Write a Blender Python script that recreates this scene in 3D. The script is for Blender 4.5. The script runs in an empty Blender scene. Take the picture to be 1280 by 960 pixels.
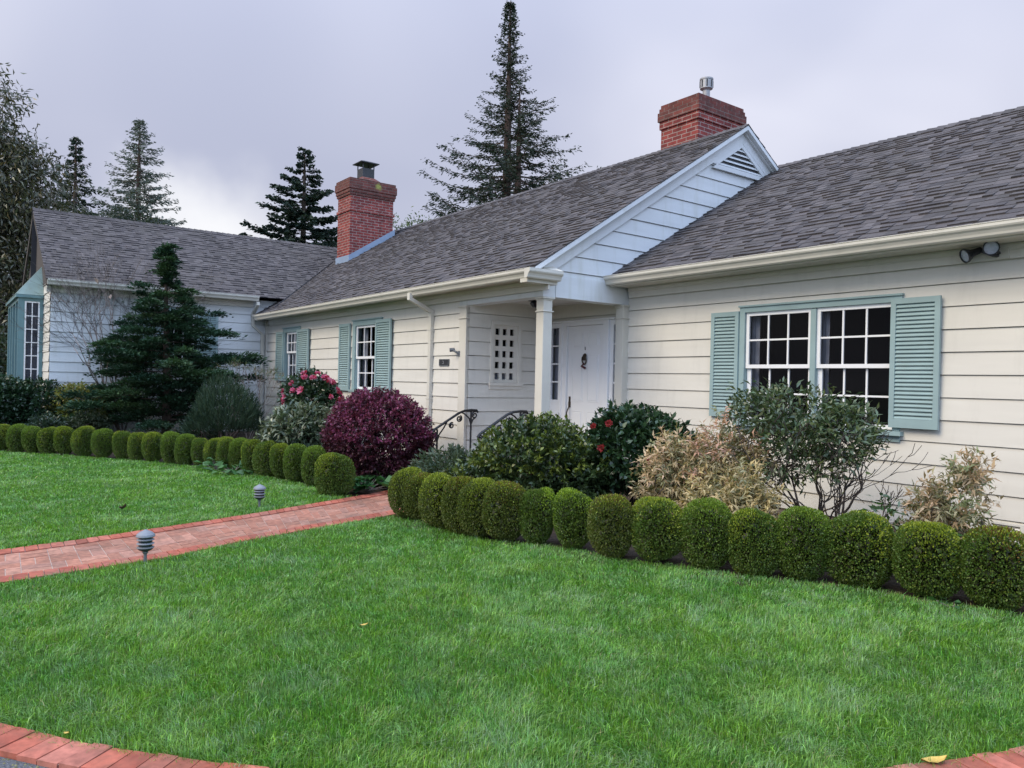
import bpy, math, random
import numpy as np
from mathutils import Matrix, Vector

# ------------------------------------------------------------------ camera, sky, sun, exposure
scene = bpy.context.scene
COL = scene.collection
RNG = np.random.default_rng(7)
random.seed(7)

cam_data = bpy.data.cameras.new("camera")
cam_data.sensor_width = 36.0
cam_data.lens = 955.0 / 1280.0 * 36.0
cam_data.clip_start = 0.05
cam_data.clip_end = 3000.0
cam = bpy.data.objects.new("camera", cam_data)
COL.objects.link(cam)
RIGHT = Vector((0.6007, 0.7992, 0.0223)); UPV = Vector((-0.0151, -0.0166, 0.9997)); FWD = Vector((-0.7994, 0.6008, -0.0021))
mw = Matrix.Identity(4)
for i in range(3):
    mw[i][0] = RIGHT[i]; mw[i][1] = UPV[i]; mw[i][2] = -FWD[i]
mw[0][3], mw[1][3], mw[2][3] = 0.0, 0.0, 1.5
cam.matrix_world = mw
scene.camera = cam

SUN_EL, SUN_AZ = math.radians(42), math.radians(188)      # azimuth measured clockwise from +Y
world = bpy.data.worlds.new("World")
scene.world = world
world.use_nodes = True
nt = world.node_tree
nt.nodes.clear()
def wn(kind, **kw):
    n = nt.nodes.new(kind)
    for k, v in kw.items(): setattr(n, k, v)
    return n
def wl(a, b): nt.links.new(a, b)
def wmath(op, a, b=None, clamp=False):
    n = wn('ShaderNodeMath', operation=op, use_clamp=clamp)
    for i, s in enumerate((a, b)):
        if s is None: continue
        if isinstance(s, (int, float)): n.inputs[i].default_value = s
        else: wl(s, n.inputs[i])
    return n.outputs[0]
w_out = wn('ShaderNodeOutputWorld')
sky = wn('ShaderNodeTexSky', sky_type='NISHITA', sun_disc=False, sun_elevation=SUN_EL, sun_rotation=SUN_AZ, air_density=1.0, dust_density=3.0)
bg_sky = wn('ShaderNodeBackground'); bg_sky.inputs[1].default_value = 0.10
wl(sky.outputs[0], bg_sky.inputs[0])
tc = wn('ShaderNodeTexCoord')
sep = wn('ShaderNodeSeparateXYZ'); wl(tc.outputs['Generated'], sep.inputs[0])
zc = wmath('MAXIMUM', sep.outputs[2], 0.0)
den = wmath('ADD', zc, 0.32)
cx_ = wmath('DIVIDE', sep.outputs[0], den); cy_ = wmath('DIVIDE', sep.outputs[1], den)
comb = wn('ShaderNodeCombineXYZ'); wl(cx_, comb.inputs[0]); wl(cy_, comb.inputs[1])
nz = wn('ShaderNodeTexNoise'); nz.inputs['Scale'].default_value = 1.15; nz.inputs['Detail'].default_value = 3.0; nz.inputs['Roughness'].default_value = 0.42
nz.inputs['Distortion'].default_value = 0.5
wl(comb.outputs[0], nz.inputs['Vector'])
ramp = wn('ShaderNodeValToRGB')
ramp.color_ramp.elements[0].position = 0.36; ramp.color_ramp.elements[0].color = (0.555, 0.56, 0.645, 1)
ramp.color_ramp.elements[1].position = 0.62; ramp.color_ramp.elements[1].color = (0.36, 0.378, 0.485, 1)
wl(nz.outputs[0], ramp.inputs[0])
# a thin bright gap in the cloud deck low over the left wing
BRIGHT = Vector((-0.9600, 0.2700, 0.1750)).normalized()
vsub = wn('ShaderNodeVectorMath', operation='SUBTRACT'); wl(tc.outputs['Generated'], vsub.inputs[0]); vsub.inputs[1].default_value = BRIGHT
vsc = wn('ShaderNodeVectorMath', operation='MULTIPLY'); wl(vsub.outputs[0], vsc.inputs[0]); vsc.inputs[1].default_value = (1.0, 1.0, 1.55)
vlen = wn('ShaderNodeVectorMath', operation='LENGTH'); wl(vsc.outputs[0], vlen.inputs[0])
nz3 = wn('ShaderNodeTexNoise'); nz3.inputs['Scale'].default_value = 7.0; nz3.inputs['Detail'].default_value = 4.0
wl(tc.outputs['Generated'], nz3.inputs['Vector'])
gap = wn('ShaderNodeMapRange', interpolation_type='SMOOTHSTEP'); wl(wmath('ADD', vlen.outputs['Value'], wmath('MULTIPLY', wmath('SUBTRACT', nz3.outputs[0], 0.5), 0.22)), gap.inputs[0])
gap.inputs[1].default_value = 0.155; gap.inputs[2].default_value = 0.0
nz2 = wn('ShaderNodeTexNoise'); nz2.inputs['Scale'].default_value = 2.4; nz2.inputs['Detail'].default_value = 4.0
wl(comb.outputs[0], nz2.inputs['Vector'])
gmul = wmath('MULTIPLY', gap.outputs[0], wmath('ADD', nz2.outputs[0], 0.45), clamp=True)
mixc = wn('ShaderNodeMix', data_type='RGBA'); wl(gmul, mixc.inputs[0]); wl(ramp.outputs[0], mixc.inputs[6])
mixc.inputs[7].default_value = (0.72, 0.72, 0.74, 1)
# overcast deck: brighter towards the zenith
zen0 = wmath('ADD', wmath('MULTIPLY', wmath('POWER', zc, 3.0), 2.6), 0.97)
vb = wn('ShaderNodeVectorMath', operation='DOT_PRODUCT'); wl(tc.outputs['Generated'], vb.inputs[0]); vb.inputs[1].default_value = (0.93, -0.20, 0.30)
side_fill = wn('ShaderNodeMapRange', interpolation_type='SMOOTHSTEP'); wl(vb.outputs['Value'], side_fill.inputs[0])      # unseen brighter, bluer sky sector, added to light the right-facing walls
side_fill.inputs[1].default_value = -0.05; side_fill.inputs[2].default_value = 0.85
zen = wmath('ADD', zen0, wmath('MULTIPLY', side_fill.outputs[0], 1.35))
thin = wn('ShaderNodeMix', data_type='RGBA'); wl(wmath('ADD', wmath('MULTIPLY', wmath('POWER', zc, 3.0), 1.0), wmath('MULTIPLY', side_fill.outputs[0], 0.8), clamp=True), thin.inputs[0]); wl(mixc.outputs[2], thin.inputs[6]); thin.inputs[7].default_value = (0.33, 0.425, 0.615, 1)   # thinner, bluer deck overhead; same blue in the added side sector
bg_cl = wn('ShaderNodeBackground'); wl(thin.outputs[2], bg_cl.inputs[0]); wl(zen, bg_cl.inputs[1])
mixs = wn('ShaderNodeMixShader'); mixs.inputs[0].default_value = 0.93
wl(bg_sky.outputs[0], mixs.inputs[1]); wl(bg_cl.outputs[0], mixs.inputs[2])
wl(mixs.outputs[0], w_out.inputs[0])

sun_data = bpy.data.lights.new("sun", 'SUN')
sun_data.energy = 1.75
sun_data.angle = math.radians(30)
sun_data.color = (1.0, 0.86, 0.63)
sun = bpy.data.objects.new("sun", sun_data)
COL.objects.link(sun)
sdir = Vector((math.sin(SUN_AZ) * math.cos(SUN_EL), math.cos(SUN_AZ) * math.cos(SUN_EL), math.sin(SUN_EL)))
sun.rotation_euler = sdir.to_track_quat('Z', 'Y').to_euler()

vs = scene.view_settings
vs.view_transform = 'Standard'; vs.look = 'None'; vs.gamma = 1.0; vs.use_curve_mapping = False
vs.exposure = 0.5
scene.render.engine = 'CYCLES'
scene.cycles.use_denoising = True
scene.cycles.max_bounces = 8
scene.cycles.transparent_max_bounces = 16
scene.cycles.diffuse_bounces = 4

# ------------------------------------------------------------------ materials
def new_mat(name):
    m = bpy.data.materials.new(name); m.use_nodes = True
    n = m.node_tree; n.nodes.clear()
    out = n.nodes.new('ShaderNodeOutputMaterial')
    return m, n, out
def link(n, a, b): n.links.new(a, b)

def paint(name, col, rough=0.5, var=0.06, scale=3.0, spec=0.4, grime=None, grime_amt=0.0, bump=0.0, stretch=(1, 1, 1), metal=0.0):
    m, n, out = new_mat(name)
    b = n.nodes.new('ShaderNodeBsdfPrincipled'); link(n, b.outputs[0], out.inputs[0])
    b.inputs['Roughness'].default_value = rough
    b.inputs['Specular IOR Level'].default_value = spec
    b.inputs['Metallic'].default_value = metal
    t = n.nodes.new('ShaderNodeTexCoord')
    mp = n.nodes.new('ShaderNodeMapping'); mp.inputs['Scale'].default_value = stretch
    link(n, t.outputs['Object'], mp.inputs[0])
    nz = n.nodes.new('ShaderNodeTexNoise'); nz.inputs['Scale'].default_value = scale; nz.inputs['Detail'].default_value = 6
    link(n, mp.outputs[0], nz.inputs['Vector'])
    r = n.nodes.new('ShaderNodeMapRange'); r.inputs[1].default_value = 0.3; r.inputs[2].default_value = 0.7
    r.inputs[3].default_value = 1 - var; r.inputs[4].default_value = 1 + var
    link(n, nz.outputs[0], r.inputs[0])
    mx = n.nodes.new('ShaderNodeMix'); mx.data_type = 'RGBA'; mx.blend_type = 'MULTIPLY'; mx.inputs[0].default_value = 1
    mx.inputs[6].default_value = (*col, 1)
    link(n, r.outputs[0], mx.inputs[7])
    cur = mx.outputs[2]
    if grime:
        n2 = n.nodes.new('ShaderNodeTexNoise'); n2.inputs['Scale'].default_value = 1.3; n2.inputs['Detail'].default_value = 8; n2.inputs['Roughness'].default_value = 0.65
        mp2 = n.nodes.new('ShaderNodeMapping'); mp2.inputs['Scale'].default_value = (5.0, 5.0, 0.7)
        link(n, t.outputs['Object'], mp2.inputs[0]); link(n, mp2.outputs[0], n2.inputs['Vector'])
        r2 = n.nodes.new('ShaderNodeMapRange'); r2.inputs[1].default_value = 0.52; r2.inputs[2].default_value = 0.78
        r2.inputs[3].default_value = 0; r2.inputs[4].default_value = grime_amt
        link(n, n2.outputs[0], r2.inputs[0])
        m2 = n.nodes.new('ShaderNodeMix'); m2.data_type = 'RGBA'
        link(n, r2.outputs[0], m2.inputs[0]); link(n, cur, m2.inputs[6]); m2.inputs[7].default_value = (*grime, 1)
        cur = m2.outputs[2]
    link(n, cur, b.inputs['Base Color'])
    if bump:
        bp = n.nodes.new('ShaderNodeBump'); bp.inputs['Strength'].default_value = bump; bp.inputs['Distance'].default_value = 0.01
        link(n, nz.outputs[0], bp.inputs['Height']); link(n, bp.outputs[0], b.inputs['Normal'])
    return m

def leaf_mat(name, rough=0.45, spec=0.35, trans=0.25, tmul=(1.1, 1.25, 0.6)):
    m, n, out = new_mat(name)
    at = n.nodes.new('ShaderNodeAttribute'); at.attribute_name = 'col'
    b = n.nodes.new('ShaderNodeBsdfPrincipled')
    b.inputs['Roughness'].default_value = rough; b.inputs['Specular IOR Level'].default_value = spec
    link(n, at.outputs['Color'], b.inputs['Base Color'])
    tr = n.nodes.new('ShaderNodeBsdfTranslucent')
    mx = n.nodes.new('ShaderNodeMix'); mx.data_type = 'RGBA'; mx.blend_type = 'MULTIPLY'; mx.inputs[0].default_value = 1
    link(n, at.outputs['Color'], mx.inputs[6]); mx.inputs[7].default_value = (*tmul, 1)
    link(n, mx.outputs[2], tr.inputs[0])
    ms = n.nodes.new('ShaderNodeMixShader'); ms.inputs[0].default_value = trans
    link(n, b.outputs[0], ms.inputs[1]); link(n, tr.outputs[0], ms.inputs[2]); link(n, ms.outputs[0], out.inputs[0])
    return m

def attr_mat(name, rough=0.8, spec=0.2, var=0.12, scale=40.0, bump=0.3, stain=None, stain_amt=0.5, stain_scale=1.6):
    m, n, out = new_mat(name)
    at = n.nodes.new('ShaderNodeAttribute'); at.attribute_name = 'col'
    b = n.nodes.new('ShaderNodeBsdfPrincipled'); link(n, b.outputs[0], out.inputs[0])
    b.inputs['Roughness'].default_value = rough; b.inputs['Specular IOR Level'].default_value = spec
    t = n.nodes.new('ShaderNodeTexCoord')
    nz = n.nodes.new('ShaderNodeTexNoise'); nz.inputs['Scale'].default_value = scale; nz.inputs['Detail'].default_value = 5
    link(n, t.outputs['Object'], nz.inputs['Vector'])
    r = n.nodes.new('ShaderNodeMapRange'); r.inputs[1].default_value = 0.3; r.inputs[2].default_value = 0.7
    r.inputs[3].default_value = 1 - var; r.inputs[4].default_value = 1 + var
    link(n, nz.outputs[0], r.inputs[0])
    mx = n.nodes.new('ShaderNodeMix'); mx.data_type = 'RGBA'; mx.blend_type = 'MULTIPLY'; mx.inputs[0].default_value = 1
    link(n, at.outputs['Color'], mx.inputs[6]); link(n, r.outputs[0], mx.inputs[7])
    cur = mx.outputs[2]
    if stain:
        n2 = n.nodes.new('ShaderNodeTexNoise'); n2.inputs['Scale'].default_value = stain_scale; n2.inputs['Detail'].default_value = 9; n2.inputs['Roughness'].default_value = 0.7
        link(n, t.outputs['Object'], n2.inputs['Vector'])
        r2 = n.nodes.new('ShaderNodeMapRange'); r2.inputs[1].default_value = 0.46; r2.inputs[2].default_value = 0.72; r2.inputs[3].default_value = 0; r2.inputs[4].default_value = stain_amt
        link(n, n2.outputs[0], r2.inputs[0])
        m2 = n.nodes.new('ShaderNodeMix'); m2.data_type = 'RGBA'; link(n, r2.outputs[0], m2.inputs[0]); link(n, cur, m2.inputs[6]); m2.inputs[7].default_value = (*stain, 1)
        cur = m2.outputs[2]
    link(n, cur, b.inputs['Base Color'])
    if bump:
        bp = n.nodes.new('ShaderNodeBump'); bp.inputs['Strength'].default_value = bump; bp.inputs['Distance'].default_value = 0.004
        link(n, nz.outputs[0], bp.inputs['Height']); link(n, bp.outputs[0], b.inputs['Normal'])
    return m

def brick_mat(name, c1, c2, mortar, moss=None, moss_amt=0.0, spot=None):
    m, n, out = new_mat(name)
    b = n.nodes.new('ShaderNodeBsdfPrincipled'); link(n, b.outputs[0], out.inputs[0])
    b.inputs['Roughness'].default_value = 0.9; b.inputs['Specular IOR Level'].default_value = 0.15
    t = n.nodes.new('ShaderNodeTexCoord')
    s = n.nodes.new('ShaderNodeSeparateXYZ'); link(n, t.outputs['Object'], s.inputs[0])
    ad = n.nodes.new('ShaderNodeMath'); ad.operation = 'ADD'; link(n, s.outputs[0], ad.inputs[0]); link(n, s.outputs[1], ad.inputs[1])
    cb = n.nodes.new('ShaderNodeCombineXYZ'); link(n, ad.outputs[0], cb.inputs[0]); link(n, s.outputs[2], cb.inputs[1])
    bt = n.nodes.new('ShaderNodeTexBrick'); link(n, cb.outputs[0], bt.inputs['Vector'])
    bt.inputs['Scale'].default_value = 1.0
    bt.inputs['Brick Width'].default_value = 0.213; bt.inputs['Row Height'].default_value = 0.072
    bt.inputs['Mortar Size'].default_value = 0.0065; bt.inputs['Mortar Smooth'].default_value = 0.25
    bt.inputs['Color1'].default_value = (*c1, 1); bt.inputs['Color2'].default_value = (*c2, 1); bt.inputs['Mortar'].default_value = (*mortar, 1)
    nz = n.nodes.new('ShaderNodeTexNoise'); nz.inputs['Scale'].default_value = 7; nz.inputs['Detail'].default_value = 7
    link(n, t.outputs['Object'], nz.inputs['Vector'])
    r = n.nodes.new('ShaderNodeMapRange'); r.inputs[1].default_value = 0.3; r.inputs[2].default_value = 0.7; r.inputs[3].default_value = 0.7; r.inputs[4].default_value = 1.25
    link(n, nz.outputs[0], r.inputs[0])
    mx = n.nodes.new('ShaderNodeMix'); mx.data_type = 'RGBA'; mx.blend_type = 'MULTIPLY'; mx.inputs[0].default_value = 1
    link(n, bt.outputs[0], mx.inputs[6]); link(n, r.outputs[0], mx.inputs[7]); cur = mx.outputs[2]
    if moss:
        n2 = n.nodes.new('ShaderNodeTexNoise'); n2.inputs['Scale'].default_value = 3.1; n2.inputs['Detail'].default_value = 6
        link(n, t.outputs['Object'], n2.inputs['Vector'])
        r2 = n.nodes.new('ShaderNodeMapRange'); r2.inputs[1].default_value = 0.4; r2.inputs[2].default_value = 0.65; r2.inputs[3].default_value = 0.1; r2.inputs[4].default_value = moss_amt
        link(n, n2.outputs[0], r2.inputs[0])
        m2 = n.nodes.new('ShaderNodeMix'); m2.data_type = 'RGBA'; link(n, r2.outputs[0], m2.inputs[0]); link(n, cur, m2.inputs[6]); m2.inputs[7].default_value = (*moss, 1)
        cur = m2.outputs[2]
    if spot:
        d = n.nodes.new('ShaderNodeVectorMath'); d.operation = 'DISTANCE'; link(n, t.outputs['Object'], d.inputs[0]); d.inputs[1].default_value = spot[0]
        n3 = n.nodes.new('ShaderNodeMath'); n3.operation = 'MULTIPLY_ADD'; link(n, nz.outputs[0], n3.inputs[0]); n3.inputs[1].default_value = 0.2; link(n, d.outputs['Value'], n3.inputs[2])
        r3 = n.nodes.new('ShaderNodeMapRange'); r3.inputs[1].default_value = spot[1] + 0.1; r3.inputs[2].default_value = spot[1] + 0.16; r3.inputs[3].default_value = 0.85; r3.inputs[4].default_value = 0
        link(n, n3.outputs[0], r3.inputs[0])
        m3 = n.nodes.new('ShaderNodeMix'); m3.data_type = 'RGBA'; link(n, r3.outputs[0], m3.inputs[0]); link(n, cur, m3.inputs[6]); m3.inputs[7].default_value = (*spot[2], 1)
        cur = m3.outputs[2]
    link(n, cur, b.inputs['Base Color'])
    bp = n.nodes.new('ShaderNodeBump'); bp.inputs['Strength'].default_value = 0.6; bp.inputs['Distance'].default_value = 0.006; bp.invert = True
    link(n, bt.outputs['Fac'], bp.inputs['Height']); link(n, bp.outputs[0], b.inputs['Normal'])
    return m

def glass_mat(name, tint=(0.6, 0.62, 0.66), ior=1.24):
    m, n, out = new_mat(name)
    tr = n.nodes.new('ShaderNodeBsdfTransparent'); tr.inputs[0].default_value = (*tint, 1)
    gl = n.nodes.new('ShaderNodeBsdfGlossy'); gl.inputs['Roughness'].default_value = 0.03; gl.inputs[0].default_value = (0.9, 0.9, 0.9, 1)
    fr = n.nodes.new('ShaderNodeFresnel'); fr.inputs[0].default_value = ior
    ms = n.nodes.new('ShaderNodeMixShader'); link(n, fr.outputs[0], ms.inputs[0]); link(n, tr.outputs[0], ms.inputs[1]); link(n, gl.outputs[0], ms.inputs[2])
    link(n, ms.outputs[0], out.inputs[0])
    return m

M = {}
M['siding'] = paint('siding paint', (0.65, 0.62, 0.553), rough=0.55, var=0.045, scale=2.0, spec=0.3, grime=(0.40, 0.385, 0.34), grime_amt=0.28, stretch=(0.5, 0.5, 4), bump=0.08)
M['gable'] = paint('skylight-tinted siding paint', (0.63, 0.645, 0.645), rough=0.55, var=0.05, scale=2.0, spec=0.3, grime=(0.40, 0.40, 0.30), grime_amt=0.40, stretch=(0.5, 0.5, 4), bump=0.08)  # the cream siding paint with blue skylight mixed into its colour
M['trim'] = paint('cream trim paint', (0.60, 0.57, 0.495), rough=0.45, var=0.05, scale=3.0, spec=0.35, grime=(0.38, 0.36, 0.30), grime_amt=0.30)
M['white'] = paint('white paint', (0.80, 0.80, 0.80), rough=0.35, var=0.02, scale=3.0)
M['ceiling'] = paint('porch ceiling paint', (0.55, 0.53, 0.49), rough=0.6, var=0.03, scale=3.0)
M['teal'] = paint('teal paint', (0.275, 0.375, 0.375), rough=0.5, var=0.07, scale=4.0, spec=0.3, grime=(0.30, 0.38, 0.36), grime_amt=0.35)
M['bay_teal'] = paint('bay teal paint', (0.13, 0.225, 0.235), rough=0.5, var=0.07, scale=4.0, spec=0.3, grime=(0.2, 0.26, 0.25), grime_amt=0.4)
M['teal_roof'] = paint('weathered teal metal', (0.19, 0.265, 0.245), rough=0.5, var=0.15, scale=5.0, grime=(0.18, 0.19, 0.14), grime_amt=0.8)
M['brown'] = paint('dark brown boards', (0.075, 0.062, 0.055), rough=0.85, var=0.2, scale=6, stretch=(1, 1, 6))
M['foundation'] = paint('foundation concrete', (0.20, 0.165, 0.14), rough=0.9, var=0.2, scale=5)
M['shingle'] = attr_mat('asphalt shingles', rough=0.85, spec=0.25, var=0.18, scale=60, bump=0.5, stain=(0.06, 0.055, 0.045), stain_amt=0.45, stain_scale=0.9)
M['brick'] = brick_mat('chimney brick', (0.27, 0.062, 0.052), (0.17, 0.042, 0.040), (0.34, 0.28, 0.25))
M['brick_top'] = brick_mat('mossy crown brick', (0.20, 0.060, 0.050), (0.13, 0.050, 0.044), (0.21, 0.17, 0.15), moss=(0.075, 0.045, 0.038), moss_amt=0.4)
M['brick_lichen'] = brick_mat('lichened crown brick', (0.19, 0.06, 0.05), (0.12, 0.045, 0.04), (0.19, 0.15, 0.13), moss=(0.09, 0.05, 0.04), moss_amt=0.4, spot=((-18.58, 9.38, 6.66), 0.06, (0.33, 0.33, 0.09)))
M['flashing'] = paint('painted flashing', (0.25, 0.32, 0.42), rough=0.4, var=0.1, scale=5, spec=0.5)
M['galv'] = paint('galvanised steel', (0.34, 0.34, 0.35), rough=0.6, var=0.2, scale=8, metal=0.5)
M['dark_metal'] = paint('dark metal', (0.03, 0.032, 0.035), rough=0.45, var=0.2, scale=10)
M['iron'] = paint('black iron', (0.012, 0.012, 0.014), rough=0.4, var=0.2, scale=10)
M['bronze'] = paint('aged bronze', (0.075, 0.055, 0.04), rough=0.4, var=0.3, scale=20, metal=0.6)
M['grey_metal'] = paint('grey painted metal', (0.13, 0.14, 0.15), rough=0.4, var=0.15, scale=12)
M['lamp_cap'] = paint('pale grey painted metal', (0.19, 0.205, 0.23), rough=0.4, var=0.08, scale=20)
M['lamp_dark'] = paint('dark lamp glass', (0.02, 0.026, 0.035), rough=0.2, var=0.2, scale=20, spec=0.6)
M['lens'] = paint('lamp lens', (0.42, 0.46, 0.55), rough=0.12, var=0.15, scale=40, spec=0.8)
M['glass'] = glass_mat('window glass')
M['room'] = paint('dim room', (0.010, 0.010, 0.012), rough=0.9, var=0.3, scale=1.5)
M['curtain'] = paint('white curtain', (0.55, 0.56, 0.60), rough=0.9, var=0.1, scale=6, stretch=(8, 8, 0.3))
M['ribbon'] = paint('dark red ribbon', (0.10, 0.025, 0.03), rough=0.7)
M['soil'] = paint('bed soil', (0.040, 0.026, 0.016), rough=0.95, var=0.5, scale=14, bump=1.0)
M['ground'] = paint('lawn soil', (0.026, 0.05, 0.014), rough=1.0, var=0.4, scale=9, bump=0.6)
M['asphalt'] = paint('asphalt', (0.10, 0.105, 0.115), rough=0.9, var=0.55, scale=120, bump=1.0)
M['mortar'] = paint('brick mortar', (0.42, 0.32, 0.265), rough=0.95, var=0.25, scale=20)
M['path_brick'] = attr_mat('paving brick', rough=0.75, spec=0.3, var=0.25, scale=22, bump=0.5, stain=(0.13, 0.085, 0.06), stain_amt=0.75, stain_scale=2.3)
M['bark'] = paint('bark', (0.07, 0.05, 0.038), rough=0.95, var=0.4, scale=12, stretch=(1, 1, 0.25), bump=0.8)
M['redbark'] = paint('redwood bark', (0.10, 0.065, 0.05), rough=0.95, var=0.4, scale=3, stretch=(1, 1, 0.15), bump=0.8)
M['twig'] = paint('grey twig', (0.20, 0.165, 0.15), rough=0.9, var=0.3, scale=14)
M['darktwig'] = paint('dark stem', (0.055, 0.042, 0.036), rough=0.9, var=0.4, scale=14)
M['rock'] = paint('brown stone', (0.10, 0.075, 0.06), rough=0.9, var=0.4, scale=8, bump=1.0)
M['leaf'] = leaf_mat('leaf')
M['gloss_leaf'] = leaf_mat('glossy leaf', rough=0.3, spec=0.55, trans=0.15)
M['needle'] = leaf_mat('needle', rough=0.6, spec=0.2, trans=0.12)
M['grass'] = leaf_mat('grass blade', rough=0.36, spec=0.5, trans=0.3, tmul=(1.0, 1.15, 0.5))
M['petal'] = leaf_mat('petal', rough=0.6, spec=0.2, trans=0.3, tmul=(1.1, 1.0, 1.0))
M['dry_leaf'] = paint('dry yellow leaf', (0.50, 0.34, 0.08), rough=0.6, var=0.2, scale=30)
M['brown_leaf'] = paint('brown leaf', (0.08, 0.045, 0.03), rough=0.7, var=0.2, scale=30)

# ------------------------------------------------------------------ builders
def tag(o, label=None, cat=None, group=None, kind=None):
    if label: o['label'] = label
    if cat: o['category'] = cat
    if group: o['group'] = group
    if kind: o['kind'] = kind
    return o
def empty(name, loc, label=None, cat=None, group=None):
    o = bpy.data.objects.new(name, None); COL.objects.link(o)
    o.location = loc; o.empty_display_size = 0.1
    return tag(o, label, cat, group)
def link_obj(name, mesh, parent=None):
    o = bpy.data.objects.new(name, mesh); COL.objects.link(o)
    if parent is not None:
        o.parent = parent
        # geometry is written in world coordinates: cancel the parents' offsets
        off = Vector((0, 0, 0)); p = parent
        while p is not None:
            off += p.location; p = p.parent
        o.location = -off
    return o

def np_mesh(name, V, faces, mat, parent=None, C=None, smooth=False):
    """V (n,3); faces = list of int arrays (m,k); C (n,3) point colours."""
    me = bpy.data.meshes.new(name)
    V = np.asarray(V, dtype=np.float32)
    me.vertices.add(len(V)); me.vertices.foreach_set('co', V.ravel())
    idx = np.concatenate([f.ravel() for f in faces]).astype(np.int32)
    tot = np.concatenate([np.full(len(f), f.shape[1]) for f in faces])
    st = np.concatenate([[0], np.cumsum(tot)[:-1]]).astype(np.int32)
    me.loops.add(len(idx)); me.loops.foreach_set('vertex_index', idx)
    me.polygons.add(len(tot)); me.polygons.foreach_set('loop_start', st)
    me.update(calc_edges=True)
    if C is not None:
        a = me.attributes.new('col', 'FLOAT_COLOR', 'POINT')
        c4 = np.ones((len(V), 4), dtype=np.float32); c4[:, :3] = C
        a.data.foreach_set('color', c4.ravel())
    if smooth: me.polygons.foreach_set('use_smooth', np.ones(len(tot), dtype=bool))
    me.materials.append(mat)
    return link_obj(name, me, parent)

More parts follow.
